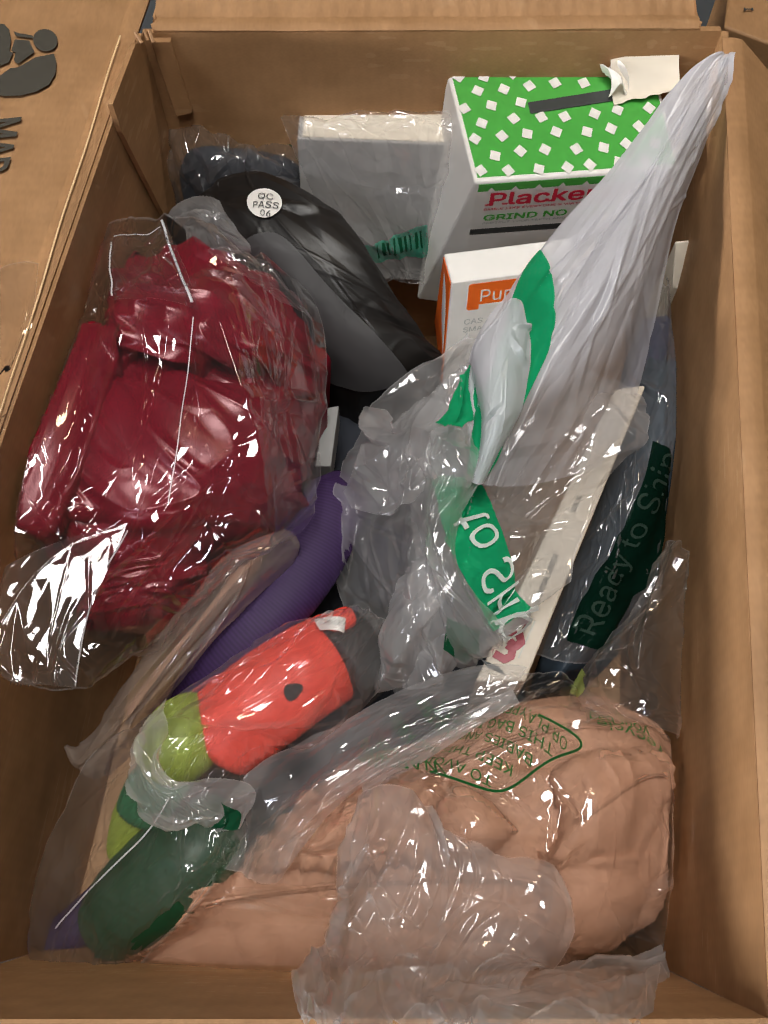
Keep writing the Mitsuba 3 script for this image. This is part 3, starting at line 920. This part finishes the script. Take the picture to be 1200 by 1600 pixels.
# frosted pouch lying under the red bag's end
pr = [[(338, 885, .208), (395, 850, .216), (446, 838, .208)], [(285, 955, .202), (350, 940, .210), (418, 900, .200)], [(215, 1050, .182), (268, 1042, .19), (322, 1000, .177)], [(150, 1140, .16), (192, 1138, .168), (245, 1090, .157)], [(106, 1168, .15), (142, 1198, .15), (205, 1160, .142)]]
X = patch(pr, 70, 40)
inner = X - normals(X) * .008
sheet('rolled_paper', pad_body(inner[4:-22, 8:-16], .004, .008), 'tan_cloth')
tag('rolled_paper', 'pale tan roll inside the frosted pouch beside the purple sleeve', 'roll')
X = (lay(crumple(X, (9, .003), (50, .0010), 71, (2, 1), 5)))
sheet('frosted_pouch', pad_body(X, .004, .01), 'beige_film')
tag('frosted_pouch', 'narrow frosted beige pouch lying between the red garment and the purple sleeve', 'pouch')
X = patch([[(380, 862, .214), (400, 842, .22), (422, 838, .218)], [(372, 890, .214), (398, 880, .222), (415, 870, .216)]], 20, 30)
stamp(inner)

# ------------------------------------------------------------------ red soft toy with green end
def capsule(pts, rad, n=80, sides=36, flat=.85, bump=.0015, seed=1):
    P = curve(pts, n)
    t = np.linspace(0, 1, n)
    r = interpolate.make_interp_spline(np.linspace(0, 1, len(rad)), rad, k=2)(t)
    e = np.sqrt(np.clip(1 - np.clip((0.10 - t) / 0.10, 0, 1) ** 2, 0.02, 1)) * np.sqrt(np.clip(1 - np.clip((t - .90) / 0.10, 0, 1) ** 2, 0.02, 1))
    tm = tube(P, r * e, sides, flat)
    v = np.asarray(tm.vertices)
    tm.vertices = v + tm.vertex_normals * ((meshkit.fbm(v * 60, 3, seed) - .5) * 2 * bump)[:, None]
    stamp(np.asarray(tm.vertices))
    return tm


red = capsule([(545, 1015, .165), (480, 1050, .180), (400, 1105, .184), (325, 1160, .176)], [.025, .0265, .0265, .025], seed=2, bump=.0018)
add('red_toy__red_body', red, 'toy_red', True)
add('red_toy__black_end', capsule([(600, 975, .150), (560, 1015, .170), (522, 1045, .178)], [.018, .026, .0275], seed=3), 'toy_black', True)
add('red_toy__red_knob', capsule([(515, 985, .19), (530, 972, .194), (548, 962, .192)], [.006, .007, .006], 30, 20, 1, .0005), 'toy_red', True)
tag('red_toy', 'red soft toy with a black spot and a lime and dark green end', 'toy')
# spot lies on the body
rm = trimesh.Trimesh(red.vertices, red.faces, process=False)


def hit(mesh, px, py):
    loc, _, _ = mesh.ray.intersects_location([EYE], [ray(px, py)], multiple_hits=False)
    return loc[0]


c0 = hit(rm, 455, 1081)
cx, cy = hit(rm, 467, 1075) - c0, hit(rm, 459, 1093) - c0
nn = np.cross(cx, cy)
nn /= np.linalg.norm(nn)
nn *= np.sign(nn @ (EYE - c0))
pts = [c0 + cx * a + cy * b for a, b in [(1.15 * math.cos(t) * (1 + .25 * math.cos(t)), math.sin(t) * (1 - .15 * math.cos(t))) for t in np.linspace(0, 2 * math.pi, 24)[:-1]]]
sp = trimesh.convex.convex_hull(np.vstack([np.array(pts) + nn * .0012, np.array(pts) - nn * .003]))
add('red_toy__black_spot', sp, 'toy_black', 40)
add('red_toy__lime_ball', capsule([(318, 1125, .175), (285, 1155, .185), (255, 1190, .176)], [.018, .0215, .0175], 50, 32, .95, .0006), 'lime', True)
add('red_toy__lime_leaf', capsule([(228, 1225, .165), (205, 1280, .158), (182, 1350, .142)], [.007, .011, .006], 40, 24, .6, .001), 'lime', True)
add('red_toy__green_leaf', capsule([(295, 1190, .178), (245, 1230, .178), (215, 1290, .168)], [.010, .016, .012], 40, 24, .5, .001), 'mid_green', True)
add('red_toy__green_stem', capsule([(370, 1285, .155), (300, 1330, .160), (225, 1395, .145), (150, 1460, .115)], [.018, .025, .026, .018], 60, 32, .8, .0018), 'dark_green', True)
add('red_toy__green_stem', capsule([(260, 1395, .12), (215, 1470, .105), (180, 1525, .085)], [.014, .019, .015], 50, 28, .8, .0015), 'dark_green', True)
tagX = patch([[(490, 968, .2), (520, 963, .205), (540, 966, .203)], [(500, 985, .198), (525, 985, .203), (538, 990, .2)]], 12, 20)
thick('red_toy__sewn_label', tagX, .0005, 'white_paper')
lettering('red_toy__sewn_label__lettering', 'MADE', 'grey_ink', tagX, (505, 974), (530, 976), (506, 969), off=.0006)

rows = [[(500, 985, .205), (560, 975, .20), (605, 990, .175)],
        [(420, 988, .215), (500, 1030, .222), (575, 1065, .185)],
        [(290, 1065, .212), (410, 1105, .224), (490, 1160, .19)],
        [(208, 1140, .19), (300, 1160, .215), (430, 1200, .18)],
        [(130, 1240, .16), (240, 1270, .202), (392, 1295, .175)],
        [(78, 1370, .12), (190, 1390, .175), (350, 1370, .165)],
        [(66, 1480, .08), (160, 1490, .14), (290, 1440, .135)],
        [(150, 1538, .06), (190, 1545, .095), (250, 1520, .10)]]
X = patch(rows, 150, 80)
X = crumple(X, (26, .0065), (110, .0022), 81, (1.6, 1), 24)
X = lay(X)
tf_mid = X
tf = X
sheet('clear_bag_004', tf, 'hazy_film')
tag('clear_bag_004', 'clear bag round the red toy with the green end', 'plastic bag')
seam('clear_bag_004__seam', tf_mid, [(268, 1240), (240, 1285), (185, 1345), (120, 1415), (82, 1455)], .0005, 'seam_film')
fl2 = flapfilm('clear_bag_004__torn_flap', [[(250, 1085, .218), (262, 1130, .228), (258, 1180, .226)], [(200, 1180, .21), (235, 1215, .232), (300, 1215, .236)], [(215, 1245, .208), (285, 1285, .226), (384, 1222, .232)], [(262, 1270, .20), (310, 1300, .212), (372, 1292, .222)]], 'milky_film', seed=7, big=(14, .006), fine=(60, .0015), slack=1.06)
band('clear_bag_004__printed_band', fl2, [[(330, 1292), (345, 1252)], [(352, 1294), (362, 1262)], [(372, 1294), (376, 1272)]], 'dark_green_print', 12, 8, .0006)

# ------------------------------------------------------------------ right side: blue packet, slim carton, dark bag
X = patch([[(1005, 560, .165), (1045, 570, .18), (1078, 560, .17)], [(985, 650, .16), (1030, 660, .18), (1070, 660, .165)], [(945, 780, .155), (995, 790, .178), (1050, 780, .16)], [(895, 900, .15), (945, 905, .172), (1012, 915, .155)], [(845, 1020, .145), (890, 1030, .165), (950, 1020, .145)]], 60, 40)
X = X + normals(X) * facets(60, 40, 14, .003, 15)[..., None]
B = pad_body(up2(X), .008, .06)
sheet('blue_garment', B, 'blue_cloth')
stamp(B)
tag('blue_garment', 'dull blue grey garment in a clear bag along the right wall', 'clothing')
X = patch([[(1030, 440, .18), (1060, 450, .19), (1092, 440, .18)], [(1000, 540, .185), (1050, 545, .198), (1088, 540, .188)], [(985, 650, .18), (1040, 655, .20), (1082, 650, .185)], [(940, 775, .178), (1000, 785, .196), (1062, 780, .18)], [(890, 900, .172), (950, 905, .192), (1022, 915, .172)], [(838, 1025, .165), (890, 1035, .18), (960, 1020, .16)]], 110, 50)
X = lay(crumple(X, (20, .005), (80, .002), 16, (2.4, 1), 14))
bf = X
sheet('clear_bag_005', bf, 'hazy_film')
tag('clear_bag_005', 'crinkled clear bag round the blue grey garment, with dark green lettered strip', 'plastic bag')
band('clear_bag_005__printed_band', bf, [[(1020, 690), (1078, 690)], [(985, 800), (1045, 815)], [(930, 900), (1000, 925)], [(885, 1000), (940, 1015)]], 'deep_green_print', 60, 12, .0006)
ink_film('faint_print', (.05, .09, .07), 0.5)
lettering('clear_bag_005__lettering', 'Ready to Ship', 'faint_print', calm(bf, 3), (932, 1000), (1076, 735), (892, 985), True, off=.0014)
c = np.array([W(1057, 380, .215), W(1088, 377, .215), W(1052, 448, .185), W(1087, 450, .185)])
m_ = rounded(np.vstack([c, c + np.array([0, .004, -.07])]), .001)
add('slim_white_carton__body', m_, 'cream_paper', 30)
flat_text('slim_white_carton__lettering', 'A', 'dark_ink', W(1084, 430, .1965), c[0] - c[2], c[3] - c[2], .009, bold=True, off=.002)
tag('slim_white_carton', 'slim white carton end standing against the right wall above the blue grey garment', 'carton')
c = np.array([W(1008, 505, .17), W(1040, 500, .17), W(985, 610, .155), W(1030, 620, .155)])
add('royal_blue_packet', rounded(np.vstack([c, c - [0, 0, .05]]), .003), 'royal_blue', 30)
tag('royal_blue_packet', 'dark royal blue packet edge between the white poly bag and the right wall', 'packet')

zs = .208
sc_ = [W(962, 612, zs), W(1004, 606, zs), W(748, 1062, zs - .012), W(818, 1062, zs - .012)]
sb = rounded(np.vstack([sc_, np.array(sc_) - [0, 0, .11]]), .0012)
add('slim_printed_carton__body', sb, 'carton_side', 30)
stamp_mesh(sb)
tag('slim_printed_carton', 'slim white carton with a maroon logo on its narrow side, right of the middle', 'carton')
e1 = (sc_[3] - sc_[1]) / np.linalg.norm(sc_[3] - sc_[1])
sp_ = lambda px, py: W(px, py, zs - .012 * (py - 606) / 456 + .0016)
up_ = np.array([0, 0, 1.])
nrm = np.cross(sc_[1] - sc_[0], sc_[2] - sc_[0])
nrm *= np.sign(nrm[2])
sidev = np.cross(nrm, e1)
sidev /= np.linalg.norm(sidev)


def spine_text(text, px, py, h, w, bsdf='dark_ink', bold=False):
    flat_text('slim_printed_carton__lettering', text, bsdf, sp_(px, py), -e1, -np.cross(-e1, nrm / np.linalg.norm(nrm)) * 1.0, h, w, bold, off=.0004)


spine_text('ABDOMINAL BINDER', 838, 952, .0030, .034)
spine_text('SIZE XL', 898, 802, .0024, .012)
G = np.array([[sp_(812 + 20 * u - 22 * v, 966 + 4 * u + 26 * v) for u in np.linspace(0, 1, 6)] for v in np.linspace(0, 1, 6)])
thick('slim_printed_carton__logo_square', G, .0003, 'maroon_ink')
from shapely.geometry import Polygon as _P
star = _P([((.0032 if i % 2 == 0 else .0014) * math.cos(i * math.pi / 5), (.0032 if i % 2 == 0 else .0014) * math.sin(i * math.pi / 5)) for i in range(10)])
prism(star, sp_(811, 982) + [0, 0, .0004], e1, np.cross([0, 0, 1.], e1), .0003, 'white_paper', 'slim_printed_carton__logo_star')
def ink_stroke(key, pts, wpx, bsdf):
    """A broad printed stroke on the narrow side of the slim carton."""
    q = np.array([sp_(740 + x / 5, 740 + y / 5) for x, y in pts])
    o = q[0]
    line = LineString((q - o)[:, :2]).buffer(wpx * .00036, cap_style=2, join_style=1)
    tm = trimesh.creation.extrude_polygon(line, .0003, engine='earcut')
    v = np.asarray(tm.vertices)
    slope = (q[-1, 2] - o[2]) / max(1e-6, abs(q[-1, 1] - o[1])) * np.sign(q[-1, 1] - o[1])
    add(key, trimesh.Trimesh(o + np.stack([v[:, 0], v[:, 1], v[:, 2] + v[:, 1] * slope], -1), tm.faces, process=False), bsdf)


ink_stroke('slim_printed_carton__logo_letter', [(160, 1405), (240, 1452), (292, 1428), (305, 1372), (262, 1338)], 6, 'maroon_ink')
ink_stroke('slim_printed_carton__logo_letter', [(275, 1305), (330, 1352), (372, 1318), (360, 1262), (330, 1262)], 6, 'maroon_ink')
ink_stroke('slim_printed_carton__logo_rule', [(480, 1150), (350, 1440)], .9, 'grey_ink')
G = np.array([[sp_(752 + 28 * u + 10 * v, 1032 + 12 * u + 13 * v - 2) for u in np.linspace(0, 1, 6)] for v in np.linspace(0, 1, 4)])
thick('slim_printed_carton__black_bar', G, .0003, 'dark_ink')
film('crinkled_film', .19, streak=.75)
# ------------------------------------------------------------------ crumpled clear bag in the middle, over dark things
rows = [[(735, 540, .19), (800, 560, .215), (900, 600, .226), (985, 640, .222)],
        [(600, 640, .185), (720, 640, .218), (850, 680, .235), (965, 700, .224)],
        [(545, 760, .175), (670, 760, .222), (800, 790, .236), (920, 800, .222)],
        [(522, 880, .165), (640, 880, .212), (770, 890, .230), (870, 900, .216)],
        [(545, 990, .150), (630, 1000, .195), (720, 1000, .212), (830, 990, .208)],
        [(600, 1085, .135), (650, 1085, .165), (700, 1065, .180), (760, 1050, .180)]]
X = patch(rows, 120, 110)
X = crumple(X, (30, .0100), (110, .0030), 101, (1.3, 1), 26)
X = lay(X)
mb_mid = X
mb = X
sheet('clear_bag_006', mb, 'crinkled_film')
tag('clear_bag_006', 'large crumpled clear bag in the middle with a green strip of white lettering', 'plastic bag')
band('clear_bag_006__printed_band', mb, [[(676, 745), (738, 735)], [(692, 830), (772, 800)], [(735, 920), (800, 885)], [(772, 985), (826, 960)]], 'green_print', 60, 16, .0006)
lettering('clear_bag_006__lettering', 'to Ship', 'white_print', calm(mb, 3), (756, 801), (862, 1000), (706, 824), True, off=.0032)
band('clear_bag_006__printed_patch', mb, [[(700, 965), (752, 985)], [(694, 1012), (740, 1025)]], 'dark_green_print', 20, 12, .0006)

# a second fold of the same kind of bag hanging down on its left
rows = [[(690, 640, .222), (735, 660, .24), (760, 700, .24)], [(650, 720, .224), (690, 740, .244), (745, 760, .244)], [(655, 840, .216), (680, 850, .238), (705, 860, .236)], [(680, 960, .205), (720, 960, .228), (760, 950, .228)], [(735, 1020, .19), (765, 1015, .21), (790, 1000, .21)]]
sf = flapfilm('clear_bag_006__side_fold', rows, 'crinkled_film', 70, 40, (14, .005), (60, .0014), 103, 1.05)
rows = [[(640, 900, .21), (670, 880, .225), (696, 870, .222)], [(600, 980, .195), (640, 970, .216), (690, 960, .21)], [(592, 1060, .17), (640, 1070, .19), (676, 1040, .188)]]
flapfilm('clear_bag_006__side_fold', rows, 'milky_film', 50, 40, (12, .006), (60, .0014), 104, 1.05)
rows = [[(598, 636, .205), (625, 645, .22), (740, 545, .225)], [(570, 700, .20), (620, 710, .225), (700, 650, .232)], [(540, 790, .185), (610, 800, .222), (665, 760, .23)]]
flapfilm('clear_bag_006__side_fold', rows, 'crinkled_film', 60, 60, (16, .006), (80, .0016), 105, 1.05)

# ------------------------------------------------------------------ white poly bag standing across the boxes, tip against the far right rim
rows = [[(1128, 82, .318), (1131, 84, .318), (1133, 88, .317), (1134, 92, .316)],
        [(1040, 165, .290), (1070, 160, .305), (1100, 165, .305), (1118, 170, .300)],
        [(965, 270, .268), (1000, 280, .29), (1040, 285, .288), (1085, 262, .276)],
        [(885, 360, .258), (930, 385, .285), (985, 400, .278), (1056, 360, .258)],
        [(815, 450, .25), (870, 480, .278), (935, 500, .268), (1030, 480, .244)],
        [(748, 545, .246), (810, 580, .268), (890, 600, .258), (1000, 590, .236)],
        [(735, 640, .244), (772, 670, .258), (850, 680, .248), (970, 665, .230)],
        [(736, 752, .240), (748, 756, .246), (810, 760, .240), (930, 730, .226)]]
X = patch(rows, 150, 90)
v, u = np.meshgrid(np.linspace(0, 1, 150), np.linspace(0, 1, 90), indexing='ij')
X = X + normals(X) * (.0026 * np.sin(u * 11 + 2.2 * v) * np.sin(math.pi * np.clip(v * 1.15, 0, 1)))[..., None]
X = crumple(X, (12, .0028), (60, .0014), 111, (.5, 2), 8)
X = X + normals(X) * creases(X.shape[0], X.shape[1], 16, .0022, 55, 1.57, (.01, .04))[..., None]
X = lay(X, gap=.002)
pm = X
cut = .62
nrow = pm.shape[0]


def pm_white(p, n, uv):
    """Milky at the closed end, clearing toward the mouth of the bag and to the right-hand side."""
    s = mikit.fbm(p.x * 40, p.y * 40, p.z * 40, 3)
    m = mikit.smoothstep(.60 + .45 * (1 - uv.x) , .44 + .45 * (1 - uv.x), uv.y + .10 * (s - .5))
    side = mikit.smoothstep(.99, .72, uv.x + .25 * (s - .5))
    return .12 + .18 * s + .44 * m * (.25 + .75 * side)


scene['poly_film'] = {'type': 'blendbsdf', 'weight': mikit.proc(pm_white), 'a': {'type': 'thindielectric', 'int_ior': 1.5},
                      'b': GLOSSY_WHITE}
sheet('poly_bag', pm, 'poly_film')
tag('poly_bag', 'large milky white poly bag standing across the boxes, its tip against the far right rim', 'plastic bag')
pms = calm(pm, 2.5)
band('poly_bag__printed_band', pms, [[(849, 397), (851, 398)], [(812, 450), (868, 462)], [(790, 520), (864, 530)], [(765, 600), (836, 600)], [(740, 680), (790, 690)], [(738, 745), (750, 752)]], 'green_print', 60, 14, .0022)
rows = [[(799, 470, .270), (806, 472, .272), (812, 476, .274)], [(766, 510, .266), (800, 500, .280), (822, 520, .276)], [(738, 545, .260), (780, 560, .280), (824, 570, .274)], [(742, 600, .258), (775, 620, .276), (812, 630, .268)], [(752, 660, .252), (768, 680, .266), (790, 680, .260)], [(738, 752, .244), (744, 756, .25), (750, 754, .248)]]
flapfilm('poly_bag__folded_lip', rows, 'white_film', 70, 40, (6, .0012), (30, .0004), 113, 1.01)
rows = [[(738, 565, .246), (752, 590, .256), (757, 640, .256)], [(700, 610, .236), (720, 640, .25), (745, 690, .25)], [(650, 700, .228), (690, 700, .25), (735, 740, .248)], [(652, 730, .226), (690, 750, .244), (735, 752, .244)]]
lf = flapfilm('poly_bag__left_fold', rows, 'milky_film', 60, 50, (14, .004), (60, .0012), 114, 1.05)
band('poly_bag__left_fold__printed_band', lf, [[(736, 570), (752, 622)], [(715, 605), (748, 650)], [(680, 662), (700, 668)]], 'green_print', 24, 14, .0008)

# ------------------------------------------------------------------ tan garment in the near right corner
rows = [[(540, 1215, .145), (700, 1160, .175), (860, 1112, .185), (1000, 1128, .165)],
        [(460, 1290, .155), (680, 1250, .190), (880, 1200, .198), (1040, 1210, .172)],
        [(390, 1350, .155), (640, 1335, .185), (880, 1310, .196), (1048, 1340, .168)],
        [(290, 1425, .14), (560, 1425, .168), (820, 1425, .18), (1000, 1440, .155)],
        [(215, 1490, .11), (480, 1505, .14), (760, 1515, .145), (900, 1500, .13)],
        [(215, 1530, .08), (460, 1545, .095), (720, 1555, .10), (850, 1545, .09)]]
X = patch(rows, 120, 120)
X = X + normals(X) * (folds(120, 120, 4.5, .006, 8, .3, 3.4) + facets(120, 120, 40, .0004, 121))[..., None]
X = relax(X, 1.004, 16, bend=.97, limit=.012)
body = up2(X)
sheet('tan_garment__body', pad_body(body, .012, .07), 'tan_cloth')
stamp(body)
tag('tan_garment', 'folded tan pink garment in a clear bag in the near right part of the box', 'clothing')
plain('tan_thread', (.22, .11, .065), .7)
TK = dict(bsdf='tan_cloth')
add('tan_garment__front_fold', capsule([(210, 1505, .095), (400, 1452, .132), (620, 1432, .148), (842, 1424, .148)], [.012, .0245, .0285, .027], 120, 48, .82, .0022, 5), 'tan_cloth', True)
fold('tan_garment__middle_fold', [[(480, 1250, .165), (600, 1225, .185), (700, 1210, .195)], [(430, 1300, .168), (560, 1290, .195), (680, 1270, .203)], [(395, 1350, .168), (540, 1345, .190), (690, 1340, .196)]], seed=123, edge=.005, amp=.0022, lim=.012, freq=9, ang=1.2, **TK)
add('tan_garment__upper_fold', capsule([(640, 1225, .172), (770, 1180, .184), (920, 1165, .182), (1030, 1190, .160)], [.013, .021, .0235, .016], 110, 44, .8, .0022, 6), 'tan_cloth', True)
fold('tan_garment__lobe', [[(690, 1255, 0.2220), (735, 1240, 0.2320), (800, 1290, 0.2280)], [(692, 1300, 0.2220), (740, 1295, 0.2360), (794, 1302, 0.2280)], [(722, 1348, 0.2120), (745, 1338, 0.2200), (775, 1322, 0.2200)]], seed=125, edge=.004, amp=.0004, n=60, m=60, **TK)
fold('tan_garment__right_fold', [[(880, 1215, 0.2140), (960, 1180, 0.2110), (1040, 1190, 0.1910)], [(890, 1280, 0.2110), (950, 1262, 0.2180), (1035, 1262, 0.1920)], [(860, 1330, 0.2040), (905, 1345, 0.2080), (985, 1360, 0.1860)]], seed=126, edge=.006, amp=.0013, freq=3.4, ang=.9, **TK)
fold('tan_garment__end_fold', [[(850, 1345, 0.1990), (930, 1350, 0.2030), (1010, 1340, 0.1830)], [(860, 1410, 0.1910), (930, 1420, 0.1930), (1000, 1420, 0.1730)], [(850, 1470, 0.1710), (910, 1480, 0.1710), (960, 1480, 0.1580)]], seed=128, edge=.006, amp=.0012, freq=3.2, ang=2.4, **TK)

# stitched hems along the folded edges
for pts in ([(300, 1408), (470, 1382), (640, 1372), (790, 1372), (838, 1392)], [(690, 1252), (730, 1244), (770, 1268), (800, 1292)], [(880, 1290), (930, 1262), (985, 1225), (1035, 1215)], [(660, 1215), (780, 1165), (900, 1140), (1000, 1150)]):
    P = curve([(x, y, .19) for x, y in pts], 60)
    P[:, 2] = ndimage.gaussian_filter1d(under(P) + .0006, 3)
    P = np.array([W(*pix(q), q[2]) for q in P])
    add('tan_garment__hem', tube(P, .0009, 6, .7), 'tan_cloth', True)
    for d in (.0022,):
        add('tan_garment__stitching', tube(P + [0, -d, .0002], .00035, 5), 'tan_thread', True)

# its clear bag
rows = [[(600, 1105, .175), (720, 1070, .19), (860, 1050, .200), (960, 1085, .195), (1062, 1150, .18)],
        [(480, 1190, .172), (650, 1170, .206), (820, 1120, .216), (960, 1120, .212), (1066, 1200, .186)],
        [(392, 1265, .172), (600, 1250, .210), (790, 1215, .226), (950, 1210, .220), (1066, 1300, .184)],
        [(338, 1365, .160), (560, 1345, .206), (760, 1320, .226), (940, 1320, .215), (1064, 1390, .176)],
        [(300, 1430, .150), (540, 1430, .196), (720, 1430, .206), (900, 1430, .196), (1055, 1460, .165)],
        [(215, 1510, .122), (500, 1510, .17), (700, 1520, .176), (880, 1500, .166), (1050, 1500, .150)],
        [(225, 1540, .095), (480, 1555, .12), (700, 1570, .125), (850, 1560, .12), (1030, 1550, .12)]]
X = patch(rows, 130, 150)
X = crumple(X, (24, .0060), (100, .0019), 131, (1, 1.4), 26)
X = lay(X)
tb_mid = X
tb = X
sheet('clear_bag_007', tb, 'clear_film')
tag('clear_bag_007', 'clear bag round the tan garment with a green printed warning in a rounded frame', 'plastic bag')
# warning text: upside down as the bag lies
tbs = calm(tb, 6)
LN = [('TO AVOID DANGER', 771, 1216, 600, 1150), ('KEEP THIS BAG AWAY', 803, 1199, 620, 1118), ('BABIES AND CHILDREN', 833, 1184, 650, 1100), ('THIS BAG IS NOT A', 864, 1168, 690, 1098), ('OR PLAYPENS', 886, 1160, 780, 1098)]
for t_, x0, y0, x1, y1 in LN:
    lettering('clear_bag_007__lettering', t_, 'text_print', tbs, (x0, y0), (x1, y1), (x0 - 3, y0 + 17), True, off=.0013)
seam('clear_bag_007__printed_frame', tbs, [(655, 1207), (720, 1222), (765, 1238), (800, 1232), (845, 1195), (880, 1180), (906, 1172), (905, 1158), (880, 1140), (822, 1115)], .0006, 'text_print', .0012, 90)
lettering('clear_bag_007__lettering', 'WARNING', 'text_print', tbs, (690, 1195), (575, 1150), (702, 1218), True, off=.0013)
for t_, x0, y0, x1, y1 in (('your bag', 1010, 1145, 920, 1118), ('recycle', 1030, 1170, 930, 1130)):
    lettering('clear_bag_007__lettering', t_, 'text_print', tbs, (x0, y0), (x1, y1), (x0 + 3, y0 + 14), False, off=.0013)
# flat welded strip across the top left of the bag
strip = flapfilm('clear_bag_007__welded_strip', [[(800, 1078, .226), (806, 1088, .226), (812, 1098, .224)], [(720, 1118, .222), (726, 1132, .222), (730, 1146, .22)], [(640, 1166, .212), (646, 1182, .212), (650, 1196, .21)], [(560, 1215, .20), (566, 1228, .20), (570, 1240, .198)]], 'milky_film', 60, 16, (5, .0008), (20, .0003), 132, 1.005)
# loose film spreading to the left above the garment
rows = [[(820, 1060, .215), (800, 1085, .222), (790, 1110, .222)], [(640, 1090, .20), (650, 1130, .215), (650, 1180, .218)], [(450, 1190, .185), (500, 1220, .205), (540, 1250, .208)], [(380, 1250, .175), (420, 1290, .195), (470, 1330, .196)], [(335, 1350, .165), (380, 1370, .18), (430, 1380, .18)]]
flapfilm('clear_bag_007__loose_side', rows, 'crinkled_film', 80, 50, (18, .005), (80, .0014), 133, 1.06)
# the bag's corner standing up against the right wall
rows = [[(1048, 866, .222), (1062, 862, .224), (1084, 908, .215)], [(985, 935, .214), (1030, 930, .228), (1074, 960, .212)], [(930, 1000, .206), (990, 1010, .226), (1066, 1030, .206)], [(880, 1070, .20), (970, 1080, .22), (1064, 1100, .198)], [(900, 1120, .20), (980, 1130, .215), (1060, 1150, .192)]]
cf_ = flapfilm('clear_bag_007__corner', rows, 'hazy_film', 70, 60, (18, .006), (70, .0018), 134, 1.05)
band('clear_bag_007__lime_print', cf_, [[(880, 1046), (905, 1040)], [(882, 1062), (914, 1066)], [(888, 1080), (906, 1090)]], 'lime_print', 16, 10, .0006)
# crumpled near end of the bag, folded back up toward the camera
rows = [[(575, 1250, .222), (612, 1238, .238), (660, 1262, .238), (720, 1300, .234), (790, 1330, .230), (850, 1380, .222)],
        [(545, 1330, .214), (600, 1330, .242), (670, 1350, .244), (740, 1380, .240), (810, 1400, .236), (872, 1440, .216)],
        [(510, 1420, .202), (570, 1420, .234), (650, 1440, .240), (720, 1450, .236), (800, 1460, .228), (856, 1490, .206)],
        [(485, 1500, .215), (550, 1510, .246), (630, 1520, .252), (700, 1520, .248), (770, 1515, .238), (830, 1520, .214)],
        [(464, 1560, .262), (535, 1570, .282), (620, 1575, .288), (690, 1570, .284), (750, 1560, .276), (810, 1556, .26)],
        [(470, 1604, .308), (540, 1616, .316), (620, 1620, .320), (690, 1618, .318), (750, 1610, .314), (800, 1602, .308)]]
X = crumple(patch(rows, 120, 110), (16, .0050), (60, .0014), 136, (.55, 1.7), 6)
X = X + normals(X) * (creases(240, 220, 40, .0050, 77, 1.75, (.008, .025)) * np.linspace(1.15, .5, 220)[None])[..., None]
X = lay(X)
ne = X
sheet('clear_bag_007__near_end', ne, 'crinkled_film')
rows = [[(560, 1530, .195), (720, 1520, .206), (860, 1520, .196), (1045, 1475, .166)], [(560, 1555, .226), (720, 1550, .240), (880, 1555, .235), (1046, 1520, .19)], [(600, 1590, .285), (720, 1590, .292), (900, 1592, .29), (1034, 1560, .25)], [(620, 1630, .315), (740, 1632, .32), (900, 1630, .32), (1012, 1604, .305)]]
flapfilm('clear_bag_007__near_skirt', rows, 'milky_film', 70, 110, (26, .007), (110, .002), 138, 1.06, lim=.018)
